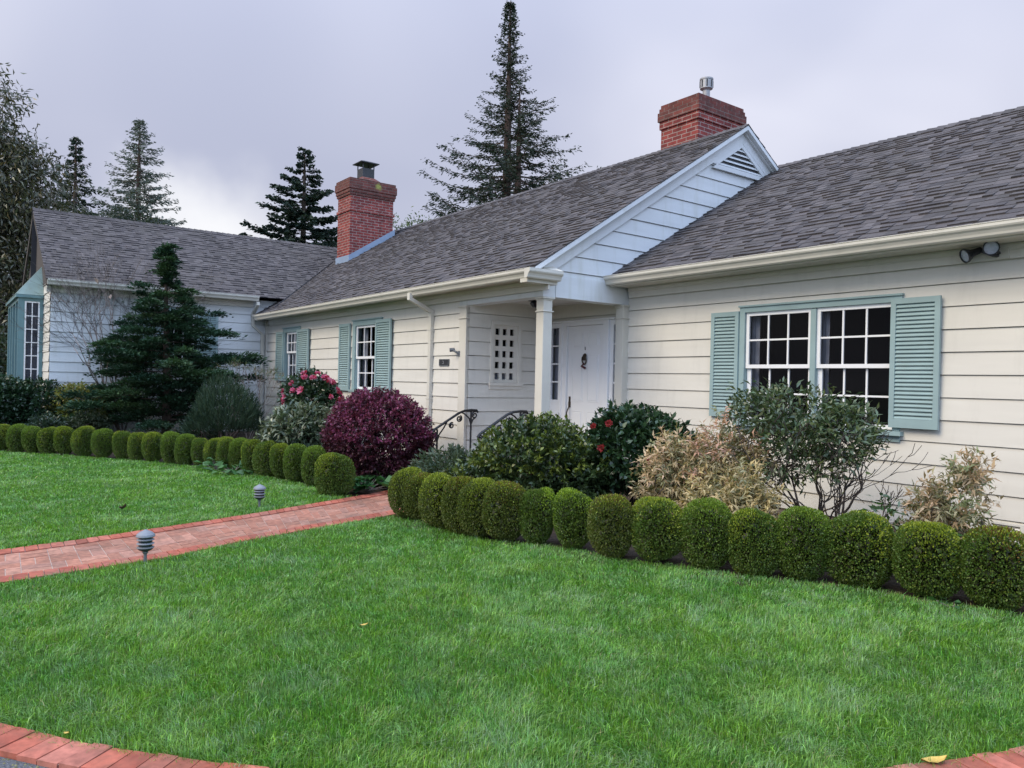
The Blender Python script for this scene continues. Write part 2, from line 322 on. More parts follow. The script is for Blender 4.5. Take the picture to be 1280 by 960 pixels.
class MB:
    def __init__(s): s.v = []; s.f = []; s.c = []
    def add(s, vs_, fs, col=(1, 1, 1)):
        b = len(s.v)
        s.v.extend([tuple(map(float, p)) for p in vs_]); s.f.extend([tuple(b + i for i in f) for f in fs]); s.c.extend([col] * len(vs_))
        return s
    def box(s, x0, x1, y0, y1, z0, z1, col=(1, 1, 1)):
        return s.hexa([(x0, y0, z0), (x1, y0, z0), (x1, y1, z0), (x0, y1, z0), (x0, y0, z1), (x1, y0, z1), (x1, y1, z1), (x0, y1, z1)], col)
    def hexa(s, p, col=(1, 1, 1)):
        return s.add(p, [(0, 3, 2, 1), (4, 5, 6, 7), (0, 1, 5, 4), (1, 2, 6, 5), (2, 3, 7, 6), (3, 0, 4, 7)], col)
    def obox(s, fr, a0, a1, o0, o1, z0, z1, col=(1, 1, 1)):
        """box in a wall frame fr = (origin, along, out)"""
        P = lambda a, o, z: fr[0] + fr[1] * a + fr[2] * o + Vector((0, 0, z))
        return s.hexa([P(a0, o1, z0), P(a1, o1, z0), P(a1, o0, z0), P(a0, o0, z0), P(a0, o1, z1), P(a1, o1, z1), P(a1, o0, z1), P(a0, o0, z1)], col)
    def prism(s, poly, d, col=(1, 1, 1)):
        """closed polygon (3-D points) pushed along vector d"""
        n = len(poly); d = Vector(d)
        vs_ = [Vector(p) for p in poly] + [Vector(p) + d for p in poly]
        fs = [tuple(range(n))[::-1], tuple(range(n, 2 * n))] + [(i, (i + 1) % n, n + (i + 1) % n, n + i) for i in range(n)]
        return s.add(vs_, fs, col)
    def tube(s, pts, rad, n=6, col=(1, 1, 1), cap=True):
        pts = [Vector(p) for p in pts]
        if isinstance(rad, (int, float)): rad = [rad] * len(pts)
        rings = []; vs_ = []; fs = []
        u = None
        for i, p in enumerate(pts):
            t = (pts[min(i + 1, len(pts) - 1)] - pts[max(i - 1, 0)])
            if t.length < 1e-9: t = Vector((0, 0, 1))
            t.normalize()
            if u is None:
                u = t.orthogonal().normalized()
            else:
                u = u - t * u.dot(t)
                u = t.orthogonal().normalized() if u.length < 1e-6 else u.normalized()
            w = t.cross(u)
            for k in range(n):
                a = 2 * math.pi * k / n
                vs_.append(p + (u * math.cos(a) + w * math.sin(a)) * rad[i])
        for i in range(len(pts) - 1):
            for k in range(n):
                fs.append((i * n + k, i * n + (k + 1) % n, (i + 1) * n + (k + 1) % n, (i + 1) * n + k))
        if cap:
            fs.append(tuple(range(n))[::-1]); fs.append(tuple((len(pts) - 1) * n + k for k in range(n)))
        return s.add(vs_, fs, col)
    def rect_tube(s, pts, side, hw, hd, col=(1, 1, 1)):
        """rectangular duct along pts; side = horizontal axis kept across"""
        pts = [Vector(p) for p in pts]; side = Vector(side).normalized(); vs_ = []; fs = []
        for i, p in enumerate(pts):
            t0 = (pts[i] - pts[i - 1]).normalized() if i else (pts[1] - pts[0]).normalized()
            t1 = (pts[i + 1] - pts[i]).normalized() if i < len(pts) - 1 else t0
            t = (t0 + t1).normalized()
            nrm = side.cross(t).normalized()
            k = 1.0 / max(0.5, t.dot(t1))
            for a, b in ((-1, -1), (1, -1), (1, 1), (-1, 1)):
                vs_.append(p + side * hw * a + nrm * hd * b * k)
        for i in range(len(pts) - 1):
            for k in range(4):
                fs.append((i * 4 + k, i * 4 + (k + 1) % 4, i * 4 + 4 + (k + 1) % 4, i * 4 + 4 + k))
        fs.append((3, 2, 1, 0)); e = (len(pts) - 1) * 4; fs.append((e, e + 1, e + 2, e + 3))
        return s.add(vs_, fs, col)
    def lathe(s, prof, c, n=20, col=(1, 1, 1), axis=None):
        c = Vector(c); vs_ = []; fs = []
        ax = Vector(axis).normalized() if axis is not None else Vector((0, 0, 1))
        u = ax.orthogonal().normalized(); w = ax.cross(u)
        for r, z in prof:
            for k in range(n):
                a = 2 * math.pi * k / n
                vs_.append(c + ax * z + (u * math.cos(a) + w * math.sin(a)) * max(r, 1e-4))
        m = len(prof)
        for i in range(m - 1):
            for k in range(n):
                fs.append((i * n + k, i * n + (k + 1) % n, (i + 1) * n + (k + 1) % n, (i + 1) * n + k))
        fs.append(tuple(range(n))[::-1]); fs.append(tuple((m - 1) * n + k for k in range(n)))
        return s.add(vs_, fs, col)
    def build(s, name, mat, parent=None, smooth=False, bevel=0.0, use_col=False):
        me = bpy.data.meshes.new(name)
        me.from_pydata(s.v, [], s.f); me.update()
        if use_col:
            a = me.attributes.new('col', 'FLOAT_COLOR', 'POINT')
            c4 = np.ones((len(s.v), 4), dtype=np.float32); c4[:, :3] = np.array(s.c, dtype=np.float32)
            a.data.foreach_set('color', c4.ravel())
        if smooth: me.polygons.foreach_set('use_smooth', np.ones(len(me.polygons), dtype=bool))
        me.materials.append(mat)
        o = link_obj(name, me, parent)
        if bevel:
            b = o.modifiers.new('bevel', 'BEVEL'); b.width = bevel; b.segments = 2; b.limit_method = 'ANGLE'; b.angle_limit = math.radians(50)
        return o

def frame(origin, along, out): return (Vector(origin), Vector(along).normalized(), Vector(out).normalized())
# ------------------------------------------------------------------ the setting
def sn(x, y, s, seed=0):
    """two octaves of smooth value noise, about -1..1, feature size s"""
    r = np.random.default_rng(1000 + seed); T = r.uniform(-1, 1, (128, 128)); out = 0
    for o, (k, amp) in enumerate(((1.0, 1.0), (2.3, .5))):
        a = r.uniform(0, 6.28); u = (x * np.cos(a) - y * np.sin(a)) * k / s * 1.6 + 40.3; v = (x * np.sin(a) + y * np.cos(a)) * k / s * 1.6 + 71.7
        iu, iv = np.floor(u).astype(int), np.floor(v).astype(int); fu, fv = u - iu, v - iv
        fu = fu * fu * (3 - 2 * fu); fv = fv * fv * (3 - 2 * fv)
        g = lambda p, q: T[p % 128, q % 128]
        out = out + amp * ((g(iu, iv) * (1 - fu) + g(iu + 1, iv) * fu) * (1 - fv) + (g(iu, iv + 1) * (1 - fu) + g(iu + 1, iv + 1) * fu) * fv)
    return out * 1.1
def in_poly(x, y, poly):
    poly = np.asarray(poly); inside = np.zeros(len(x), bool); j = len(poly) - 1
    for i in range(len(poly)):
        xi, yi = poly[i]; xj, yj = poly[j]
        c = ((yi > y) != (yj > y)) & (x < (xj - xi) * (y - yi) / (yj - yi + 1e-12) + xi)
        inside ^= c; j = i
    return inside

g = MB(); g.add([(-900, -600, -0.012), (600, -600, -0.012), (600, 900, -0.012), (-900, 900, -0.012)], [(0, 1, 2, 3)])
tag(g.build('ground', M['ground']), kind='structure')

ARC_C = (-7.196, 5.454); ARC_R = 6.215; ARC_R2 = 6.380
# asphalt driveway: everything outside the brick edging ring on the camera side
d = MB()
angs = np.radians(np.linspace(-96, 14, 80))
ring = [(ARC_C[0] + ARC_R2 * math.cos(a), ARC_C[1] + ARC_R2 * math.sin(a)) for a in angs]
for i in range(len(ring) - 1):
    a0, a1 = angs[i], angs[i + 1]
    far = [(ARC_C[0] + 15 * math.cos(a), ARC_C[1] + 15 * math.sin(a)) for a in (a0, a1)]
    d.add([(*ring[i], 0.0), (*far[0], 0.0), (*far[1], 0.0), (*ring[i + 1], 0.0)], [(0, 1, 2, 3)])
tag(d.build('driveway', M['asphalt']), kind='structure')

# brick edging: one course of headers laid across the ring, each brick a touch different
BR = [(0.37, 0.105, 0.066), (0.34, 0.092, 0.056), (0.39, 0.125, 0.085), (0.38, 0.14, 0.10), (0.31, 0.080, 0.050)]
def brick_col():
    c = random.choice(BR); k = random.uniform(0.86, 1.12); return tuple(v * k for v in c)
mb = MB(); mo = MB()
a = math.radians(-82)
while a < math.radians(14):
    wd = random.uniform(0.094, 0.106) / ARC_R2
    r0, r1 = ARC_R - 0.005 + random.uniform(-.005, .005), ARC_R2 + random.uniform(-.006, .004)
    z = 0.022 + random.uniform(-.002, .002); gp = 0.0028 / ARC_R2
    P = lambda r, t, zz: (ARC_C[0] + r * math.cos(t), ARC_C[1] + r * math.sin(t), zz)
    c = brick_col()
    zi = [z + random.uniform(-.0015, .0015) for _ in range(4)]
    mb.hexa([P(r0, a + gp, -.03), P(r1, a + gp, -.03), P(r1, a + wd - gp, -.03), P(r0, a + wd - gp, -.03), P(r0, a + gp, zi[0]), P(r1, a + gp, zi[1]), P(r1, a + wd - gp, zi[2]), P(r0, a + wd - gp, zi[3])], c)
    mo.add([P(r0, a, .015), P(r1, a, .015), P(r1, a + wd, .015), P(r0, a + wd, .015)], [(0, 1, 2, 3)])
    a += wd
tag(mb.build('kerb', M['path_brick'], use_col=True), kind='structure')
tag(mo.build('kerb_mortar', M['mortar']), kind='structure')
# loose grit gathered along the outer foot of the edging
gr = MB()
for _ in range(900):
    t = math.radians(random.uniform(-70, -20)); r = ARC_R2 + abs(random.gauss(0.0, 0.035)) + 0.004
    x, y = ARC_C[0] + r * math.cos(t), ARC_C[1] + r * math.sin(t); s = random.uniform(.002, .006)
    k = random.uniform(.5, 1.1)
    gr.add([(x - s, y - s, 0), (x + s, y - s * .6, 0), (x + s * .7, y + s, 0), (x - s * .8, y + s * .8, 0), (x, y, s * 1.2)], [(0, 1, 4), (1, 2, 4), (2, 3, 4), (3, 0, 4)], (.20 * k, .19 * k, .10 * k))
tag(gr.build('gravel', attr_mat('grit', bump=0), use_col=True), kind='stuff')

# brick path, laid in paired courses between two header borders
FAR = [(-7.5, -1.3), (-7.53, -0.4), (-7.61, 0.44), (-7.74, 1.0), (-7.92, 1.6), (-8.13, 2.25), (-8.39, 2.99), (-8.66, 3.65), (-8.95, 4.35), (-9.25, 5.0), (-9.50, 5.52)]
NEAR = [(-6.35, -1.3), (-6.36, -0.4), (-6.42, 0.37), (-6.52, 0.95), (-6.66, 1.6), (-6.93, 2.15), (-7.08, 2.65), (-7.26, 3.25), (-7.45, 3.9), (-7.75, 4.85), (-8.02, 5.52)]
def poly_at(P, t):
    t = min(max(t, 0), len(P) - 1 - 1e-6); i = int(t); f = t - i
    return (P[i][0] + (P[i + 1][0] - P[i][0]) * f, P[i][1] + (P[i + 1][1] - P[i][1]) * f)
mid = [((a_[0] + b_[0]) / 2, (a_[1] + b_[1]) / 2) for a_, b_ in zip(FAR, NEAR)]
cum = [0]
for i in range(len(mid) - 1): cum.append(cum[-1] + math.dist(mid[i], mid[i + 1]))
LEN = cum[-1]
def t_of(s):
    for i in range(len(cum) - 1):
        if s <= cum[i + 1]: return i + (s - cum[i]) / (cum[i + 1] - cum[i])
    return len(cum) - 1
def path_pt(s, v):                       # s metres along, v 0 near .. 1 far
    t = t_of(s); a_ = poly_at(NEAR, t); b_ = poly_at(FAR, t)
    return (a_[0] + (b_[0] - a_[0]) * v, a_[1] + (b_[1] - a_[1]) * v)
PB = [(0.35, 0.160, 0.108), (0.33, 0.142, 0.094), (0.365, 0.18, 0.126), (0.34, 0.172, 0.126), (0.315, 0.135, 0.088), (0.36, 0.158, 0.104)]
pb = MB(); pm = MB()
def lay(s0, s1, v0, v1, cols, gp=0.0036, zt=0.0085):
    c = random.choice(cols); k = random.uniform(.86, 1.12); c = tuple(x * k for x in c)
    gv = gp / 1.15
    q = [path_pt(s0 + gp, v0 + gv), path_pt(s1 - gp, v0 + gv), path_pt(s1 - gp, v1 - gv), path_pt(s0 + gp, v1 - gv)]
    z = [zt + random.uniform(-.0022, .0022) for _ in range(4)]
    pb.hexa([(*q[0], -.03), (*q[1], -.03), (*q[2], -.03), (*q[3], -.03), (*q[0], z[0]), (*q[1], z[1]), (*q[2], z[2]), (*q[3], z[3])], c)
s = 0
while s < LEN:                           # header borders
    w_ = random.uniform(.096, .104)
    lay(s, min(s + w_, LEN), 0.0, 0.165, BR, zt=0.016); lay(s, min(s + w_, LEN), 0.835, 1.0, BR, zt=0.016)
    s += w_
n_cell = int(LEN / 0.205)
for i in range(n_cell):                  # basket weave field
    for j in range(3):
        s0 = i * .205; v0 = .165 + j * .67 / 3; v1 = v0 + .67 / 3
        if (i + j) % 2 == 0:
            lay(s0, s0 + .1025, v0, v1, PB); lay(s0 + .1025, s0 + .205, v0, v1, PB)
        else:
            m_ = (v0 + v1) / 2; lay(s0, s0 + .205, v0, m_, PB); lay(s0, s0 + .205, m_, v1, PB)
for i in range(60):
    q = [path_pt(LEN * i / 60, 0), path_pt(LEN * (i + 1) / 60, 0), path_pt(LEN * (i + 1) / 60, 1), path_pt(LEN * i / 60, 1)]
    pm.add([(*p_, 0.005) for p_ in q], [(0, 1, 2, 3)])
tag(pb.build('path', M['path_brick'], use_col=True), kind='structure')
tag(pm.build('path_mortar', M['mortar']), kind='structure')

# planted beds: low heaped soil rising a little towards the left wing
HEDGE_R = [(-7.123, 3.995, .54, .40), (-6.921, 4.072, .50, .38), (-6.459, 4.022, .54, .40), (-6.138, 4.03, .55, .38), (-5.896, 4.079, .56, .40), (-5.623, 4.194, .56, .42), (-5.398, 4.372, .53, .36), (-5.098, 4.552, .51, .37), (-4.635, 4.575, .53, .40), (-4.31, 4.78, .55, .41), (-3.947, 4.953, .56, .40), (-3.615, 5.111, .54, .36), (-3.308, 5.292, .56, .40), (-2.978, 5.522, .57, .47), (-2.533, 5.609, .55, .45), (-2.142, 5.738, .56, .44), (-1.70, 5.84, .56, .45), (-1.26, 5.90, .55, .43)]
HEDGE_L = [(-17.35, .60, .50, .36), (-16.966, .98, .49, .34), (-16.539, 1.187, .50, .36), (-16.286, 1.389, .48, .34), (-16.026, 1.613, .49, .34), (-15.769, 1.834, .52, .35), (-15.341, 2.092, .52, .36), (-14.93, 2.332, .50, .38), (-14.665, 2.589, .49, .34), (-14.297, 2.76, .49, .32), (-13.935, 2.938, .50, .36), (-13.576, 3.123, .51, .34), (-13.239, 3.28, .49, .33), (-13.028, 3.451, .47, .31), (-12.709, 3.589, .48, .31), (-12.31, 3.661, .52, .30), (-12.118, 3.812, .50, .32), (-11.642, 3.856, .54, .34), (-11.278, 3.939, .54, .35), (-10.843, 3.987, .52, .32), (-10.418, 4.061, .53, .34), (-9.859, 4.091, .54, .36), (-8.98, 3.99, .55, .43)]
def hedge_center(h):
    x, y, hh, w = h; l = math.hypot(x, y); return x + x / l * w * .45, y + y / l * w * .45
def bed_grid(name, poly, fn, res=.045):
    poly = np.array(poly); x0, y0 = poly.min(0); x1, y1 = poly.max(0)
    nx, ny = int((x1 - x0) / res) + 2, int((y1 - y0) / res) + 2
    X, Y = np.meshgrid(np.linspace(x0, x1, nx), np.linspace(y0, y1, ny), indexing='ij')
    ins = in_poly(X.ravel(), Y.ravel(), poly).reshape(nx, ny)
    Z = fn(X, Y) + 0.010 * sn(X, Y, .35, 3) + 0.008 * sn(X, Y, .12, 4)
    V = np.stack([X, Y, Z], -1).reshape(-1, 3)
    I = np.arange(nx * ny).reshape(nx, ny)
    ok = ins[:-1, :-1] & ins[1:, :-1] & ins[1:, 1:] & ins[:-1, 1:]
    F = np.stack([I[:-1, :-1], I[1:, :-1], I[1:, 1:], I[:-1, 1:]], -1)[ok]
    return np_mesh(name, V, [F], M['soil'], smooth=True)
def smooth(e0, e1, x):
    t = np.clip((x - e0) / (e1 - e0), 0, 1); return t * t * (3 - 2 * t)
def mound(X, Y):
    d_ = (np.asarray(X, dtype=float) + 17.35) * -.578 + (np.asarray(Y, dtype=float) - .6) * .816
    return .20 * smooth(.3, 1.5, d_) * smooth(13.5, 16.0, -np.asarray(X, dtype=float))
bl = [(h[0] + .22, h[1] - .30) for h in HEDGE_L] + [(-8.78, 4.1), (-9.5, 5.9), (-9.5, 6.36), (-18.4, 6.36), (-18.4, 1.84), (-24, 1.84), (-24, -.5), (-17.8, .2)]
tag(bed_grid('bed_soil', bl, lambda X, Y: 0.0 + mound(X, Y)), kind='structure')
br_ = [(h[0] + .10, h[1] - .26) for h in HEDGE_R] + [(-1.03, 5.9), (-1.03, 7.95), (-7.8, 7.95), (-7.8, 5.3), (-7.6, 4.6), (-7.35, 4.0)]
tag(bed_grid('bed_soil', br_, lambda X, Y: 0.0 + 0 * X), kind='structure')

# ------------------------------------------------------------------ lawn: individual blades
def lawn(name, poly, n_try, seed):
    r = np.random.default_rng(seed); poly = np.array(poly)
    x0, y0 = poly.min(0); x1, y1 = poly.max(0)
    x = r.uniform(x0, x1, n_try); y = r.uniform(y0, y1, n_try)
    d_ = np.hypot(x, y)
    keep = r.uniform(0, 1, n_try) < np.clip((3.4 / np.maximum(d_, 2.4)) ** 1.35, 0, 1)
    x, y = x[keep], y[keep]
    jx = x + r.normal(0, .024, len(x)); jy = y + r.normal(0, .024, len(x))
    k = in_poly(jx, jy, poly); x, y = x[k], y[k]; n = len(x); d_ = np.hypot(x, y)
    tuft = sn(x, y, .22, 11) * .5 + sn(x, y, .09, 12) * .5
    broad = sn(x, y, .9, 13); fine = sn(x, y, .16, 14)
    h = (.035 + .007 * tuft + .004 * broad) * r.uniform(.6, 1.4, n)
    long_ = r.uniform(0, 1, n) < .035; h[long_] *= 1.6
    w = .0027 * np.maximum(1, d_ / 4.2) * r.uniform(.7, 1.3, n)
    az = sn(x, y, .8, 15) * 1.6 + sn(x, y, .15, 16) * 1.3 + r.normal(0, 1.25, n)
    lean = np.clip(.62 + .22 * sn(x, y, .3, 17) + r.normal(0, .33, n), .02, 1.5)
    ca, sa = np.cos(az), np.sin(az)
    px, py = -sa, ca
    tw = r.normal(0, .5, n); px, py = px * np.cos(tw) - py * np.sin(tw), px * np.sin(tw) + py * np.cos(tw)
    L1 = h * .55
    V = np.zeros((n, 5, 3))
    V[:, 0] = np.stack([x - px * w / 2, y - py * w / 2, np.full(n, -.012)], -1)
    V[:, 1] = np.stack([x + px * w / 2, y + py * w / 2, np.full(n, -.012)], -1)
    mx_, my_ = x + ca * L1 * lean * .45, y + sa * L1 * lean * .45
    V[:, 2] = np.stack([mx_ + px * w * .42, my_ + py * w * .42, L1], -1)
    V[:, 3] = np.stack([mx_ - px * w * .42, my_ - py * w * .42, L1], -1)
    V[:, 4] = np.stack([x + ca * h * lean * 1.1, y + sa * h * lean * 1.1, h * (1.02 - .28 * lean)], -1)
    I = np.arange(n)[:, None] * 5
    quads = I + np.array([[0, 1, 2, 3]]); tris = I + np.array([[3, 2, 4]])
    base = np.array([.088, .262, .034]); yel = np.array([.200, .365, .036]); blu = np.array([.175, .315, .135]); dry = np.array([.30, .27, .13])
    t1 = np.clip(.45 + .22 * broad + .28 * fine + r.normal(0, .30, n), 0, 1)[:, None]
    t2 = np.clip(.24 - .30 * sn(x, y, .3, 18) + r.normal(0, .28, n), 0, 1)[:, None]
    c = base * (1 - t1) + yel * t1; c = c * (1 - t2 * .75) + blu * t2 * .75
    dd = (r.uniform(0, 1, n) < .02 + .02 * (sn(x, y, .5, 19) > .8))[:, None]; c = np.where(dd, dry, c)
    c = c * np.exp(r.normal(-.03, .36, n))[:, None]
    pale = (r.uniform(0, 1, n) < .04 + .26 * np.clip((sn(x, y, .28, 21) - .38) * 3, 0, 1))[:, None]; c = np.where(pale, np.array([.27, .40, .20]) * r.uniform(.7, 1.2, (n, 1)), c)  # pale patches: sky sheen on the blades put into their colour
    C = np.repeat(c[:, None, :], 5, 1)
    return np_mesh(name, V.reshape(-1, 3), [quads, tris], M['grass'], C=C.reshape(-1, 3))
arc = [(ARC_C[0] + (ARC_R + .004) * math.cos(a_), ARC_C[1] + (ARC_R + .004) * math.sin(a_)) for a_ in np.radians(np.linspace(4, -82, 70))]
front = [(p_[0] + .01, p_[1]) for p_ in NEAR[1:9]] + [(-7.40, 3.98)] + [(h[0] - .03, h[1] + .06) for h in HEDGE_R] + arc
back = [(p_[0] - .01, p_[1]) for p_ in FAR[0:9]] + [(-8.9, 4.12)] + [(h[0] - .02, h[1] + .03) for h in HEDGE_L[::-1]] + [(-17.9, .1), (-17.0, -1.3)]
tag(lawn('grass', front, 1150000, 31), kind='stuff')
tag(lawn('grass', back, 1900000, 32), kind='stuff')
# ------------------------------------------------------------------ the house
house = empty('house', (-8.0, 8.0, 0.0), 'low cream clapboard house with grey shingle roofs, teal shutters and two brick chimneys', 'house')
Z = Vector((0, 0, 1))
def siding(mb, fr, z_anchor, exp, zlo, zhi, alo, ahi, openings=()):
    fa = alo if callable(alo) else (lambda z: alo); fb = ahi if callable(ahi) else (lambda z: ahi)
    P = lambda a_, o, z: fr[0] + fr[1] * a_ + fr[2] * o + Z * z
    k0 = math.floor((zlo - z_anchor) / exp); k1 = math.ceil((zhi - z_anchor) / exp)
    for k in range(k0, k1):
        zb = z_anchor + k * exp; zt = zb + exp
        a_lo, a_hi = max(zb, zlo), min(zt, zhi)
        if a_hi - a_lo < 1e-4: continue
        wob = random.uniform(-.0012, .0012)
        cuts = sorted({a_lo, a_hi, *[z for o in openings for z in (o[2], o[3]) if a_lo < z < a_hi], *([zb + .010] if a_lo < zb + .010 < a_hi else [])})
        off = lambda z: .016 * (1 - (z - zb) / exp) + .002 + wob
        for s0, s1 in zip(cuts[:-1], cuts[1:]):
            zm = (s0 + s1) / 2
            holes = sorted((o[0], o[1]) for o in openings if o[2] <= zm <= o[3])
            segs = []; cur = None
            edges = [('lo', None)] + [h for h in holes]
            left0, left1 = fa(s0), fa(s1)
            for h in holes:
                segs.append((left0, left1, h[0], h[0])); left0 = left1 = h[1]
            segs.append((left0, left1, fb(s0), fb(s1)))
            for l0, l1, r0, r1 in segs:
                if max(r0 - l0, r1 - l1) < 1e-4: continue
                r0 = max(r0, l0); r1 = max(r1, l1)
                if s1 <= zb + .0101:          # the shadow gap under a board's lap
                    mb.add([P(l0, -.02, s0), P(r0, -.02, s0), P(r1, -.02, s1), P(l1, -.02, s1)], [(0, 1, 2, 3)])
                    mb.add([P(l1, -.02, s1), P(r1, -.02, s1), P(r1, off(s1), s1), P(l1, off(s1), s1)], [(0, 1, 2, 3)])
                    mb.add([P(l0, .002, s0), P(r0, .002, s0), P(r0, -.02, s0), P(l0, -.02, s0)], [(0, 1, 2, 3)])
                else:
                    mb.add([P(l0, off(s0), s0), P(r0, off(s0), s0), P(r1, off(s1), s1), P(l1, off(s1), s1)], [(0, 1, 2, 3)])
SX = Vector((1, 0, 0)); SY = Vector((0, 1, 0))
YC, YR, XG, XW, YW, YD, XS = 6.35, 7.924, -7.80, -18.40, 1.84, 7.93, -9.58
F_R = frame((0, YR, 0), SX, -SY)       # right block, facing the lawn
F_C = frame((0, YC, 0), SX, -SY)       # centre block
F_W = frame((XW, 0, 0), SY, SX)        # wing side, facing right
F_WE = frame((0, YW, 0), SX, -SY)      # wing end
F_G = frame((XG, 0, 0), SY, SX)        # gable
F_S = frame((XS, 0, 0), SY, SX)        # porch side wall
F_D = frame((0, YD, 0), SX, -SY)       # porch back wall with the door

def wall(name, fr, label, mat, *args):
    m = MB()
    for a_ in args: siding(m, fr, *a_)
    o = m.build(name, mat, house); 
    if label: o['label'] = label
    return o
WIN_R = (-5.84, -3.885, 1.02, 2.47); WIN_2 = (-13.49, -12.38, 1.28, 2.58); WIN_1 = (-17.10, -16.26, 1.46, 2.59)
wall('wall', F_R, 'cream clapboard wall around the wide double window', M['siding'], (.319, .2237, .10, 2.93, XG - .01, 3.0, [WIN_R]))
wall('wall', F_C, 'cream clapboard wall with the two small shuttered windows', M['siding'], (2.526, .2125, .12, 2.86, XW, -9.77, [WIN_1, WIN_2]))
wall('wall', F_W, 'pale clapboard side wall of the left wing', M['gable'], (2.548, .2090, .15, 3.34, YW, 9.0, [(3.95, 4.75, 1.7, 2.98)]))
wall('wall', F_WE, 'end wall of the left wing beside the bay window', M['siding'], (2.548, .2090, .15, 3.40, -24.0, XW, []))
RS = 0.635
def roof_c(y): return 5.74 - RS * (10.40 - y)            # top of the centre roof's front slope
def roof_cb(y): return 5.74 - RS * (y - 10.40)
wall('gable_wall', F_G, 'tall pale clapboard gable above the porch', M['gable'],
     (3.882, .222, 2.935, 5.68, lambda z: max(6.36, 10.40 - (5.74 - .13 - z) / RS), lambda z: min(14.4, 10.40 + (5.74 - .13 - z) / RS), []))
wall('wall', F_S, 'shaded porch side wall with the small grid window', M['siding'], (2.526, .2125, .45, 2.76, YC + .02, YD, [(6.78, 7.34, 1.47, 2.43)]))
wall('wall', F_D, 'porch back wall above the front door', M['siding'], (2.526, .2125, 2.485, 2.76, XS, -7.81, []))
# the rest of the shell, out of the camera's sight: back and far ends, so the house is whole
m = MB(); m.box(-20.4, XG - .03, 14.3, 14.4, 0, 2.9); m.box(2.95, 3.0, YR + .03, 15.2, .1, 3.0); m.box(XG, 2.95, 15.1, 15.2, 0, 2.9); m.box(-24.0, -23.9, YW + .03, 12, 0, 3.3)
m.box(-23.9, XW - .03, 11.9, 12.0, 0, 3.3); m.box(XG - .06, XG - .02, 8.4, 14.3, 0, 2.9)
m.prism([(2.95, YR, 2.95), (2.95, 15.2, 2.95), (2.95, 11.48, 5.15)], (.05, 0, 0))
m.build('back_wall', M['siding'], house)
m = MB(); m.box(XG, 3.0, YR + .005, YR + .10, -.05, .105); m.box(XW, -9.6, YC + .005, YC + .10, -.05, .125); m.box(XW - .1, XW - .005, YW, YC, -.05, .155); m.box(-24, XW - .1, YW + .005, YW + .1, -.05, .155)
m.build('foundation', M['foundation'], house)
m = MB(); m.obox(F_C, XW, -9.80, .0, .028, .125, .20); m.build('base_board', M['siding'], house)

# --- roofs, laid shingle by shingle
SH = [(.086, .077, .078), (.074, .066, .067), (.100, .090, .090), (.080, .072, .072), (.060, .054, .056), (.094, .083, .083)]
def roof_slope(mb, ridge0, ridge1, eave0, exp=.124, seed=1, patch=None):
    """ridge0->ridge1 runs along the ridge; eave0 is straight below ridge0"""
    r = random.Random(seed)
    R0, R1, E0 = Vector(ridge0), Vector(ridge1), Vector(eave0)
    al = (R1 - R0); L = al.length; al.normalize()
    up = (R0 - E0); S = up.length; up.normalize()
    nrm = al.cross(up).normalized()
    if nrm.z < 0: nrm = -nrm
    mb.add([E0 - nrm * .002, E0 + al * L - nrm * .002, R1 - nrm * .002, R0 - nrm * .002], [(0, 1, 2, 3)], (.05, .047, .052))
    n = int(S / exp) + 1
    for i in range(n):
        s0 = i * exp; s1 = min(s0 + exp + .02, S)
        s = -r.uniform(0, .3)
        while s < L:
            w = r.choice((.09, .11, .13, .15, .17)) * r.uniform(.85, 1.15)
            a0, a1 = max(s, 0), min(s + w, L); s += w
            if a1 - a0 < .01: continue
            th = r.choice((.008, .010, .020, .024)); c = r.choice(SH); k = r.uniform(.8, 1.2)
            base = E0 + up * s0
            dz = r.choice((-.008, -.003, .003, .007))
            p0 = base + al * a0 + up * dz; p1 = base + al * a1 + up * dz; q1 = E0 + up * s1 + al * a1; q0 = E0 + up * s1 + al * a0
            v = [p0, p1, q1, q0, p0 + nrm * th, p1 + nrm * th, q1 + nrm * .003, q0 + nrm * .003]
            mb.add(v, [(4, 5, 6, 7), (0, 1, 5, 4), (1, 2, 6, 5), (3, 0, 4, 7)], tuple(x * k for x in c))
def ridge_caps(mb, r0, r1, drop, half=.14, seed=3):
    r = random.Random(seed); r0, r1 = Vector(r0), Vector(r1); d_ = r1 - r0; L = d_.length; d_.normalize()
    side = d_.cross(Z).normalized(); s = 0
    while s < L:
        e = min(s + .16, L); k_ = r.uniform(.8, 1.1); c = tuple(x * k_ for x in r.choice(SH))
        a_, b_ = r0 + d_ * s, r0 + d_ * e
        for sg in (1, -1):
            mb.add([a_ + Z * .035, b_ + Z * .02, b_ + side * sg * half + Z * (.012 - drop * half), a_ + side * sg * half + Z * (.026 - drop * half), a_ + Z * .01, a_ + side * sg * half - Z * (drop * half)],
                   [(0, 1, 2, 3), (0, 3, 5, 4)], c)
        if e >= L: break
        s = e - .015
E_C, E_R, E_W = 6.00, 7.50, -18.08
RC0, RC1 = -20.6, XG + .17
m = MB(); roof_slope(m, (RC0, 10.40, 5.74), (RC1, 10.40, 5.74), (RC0, E_C - .03, roof_c(E_C - .03)), seed=11)
roof_slope(m, (RC0, 10.40, 5.74), (RC1, 10.40, 5.74), (RC0, 14.9, roof_cb(14.9)), exp=.2, seed=12)
roof = m.build('roof', M['shingle'], house, use_col=True); roof['label'] = 'grey shingle roof over the middle of the house'
m = MB(); ridge_caps(m, (RC0, 10.40, 5.74), (RC1, 10.40, 5.74), RS); m.build('ridge_cap', M['shingle'], roof, use_col=True)
RS2 = (5.30 - 3.01) / (11.48 - E_R)
def roof_r(y): return 5.30 - RS2 * (11.48 - y)
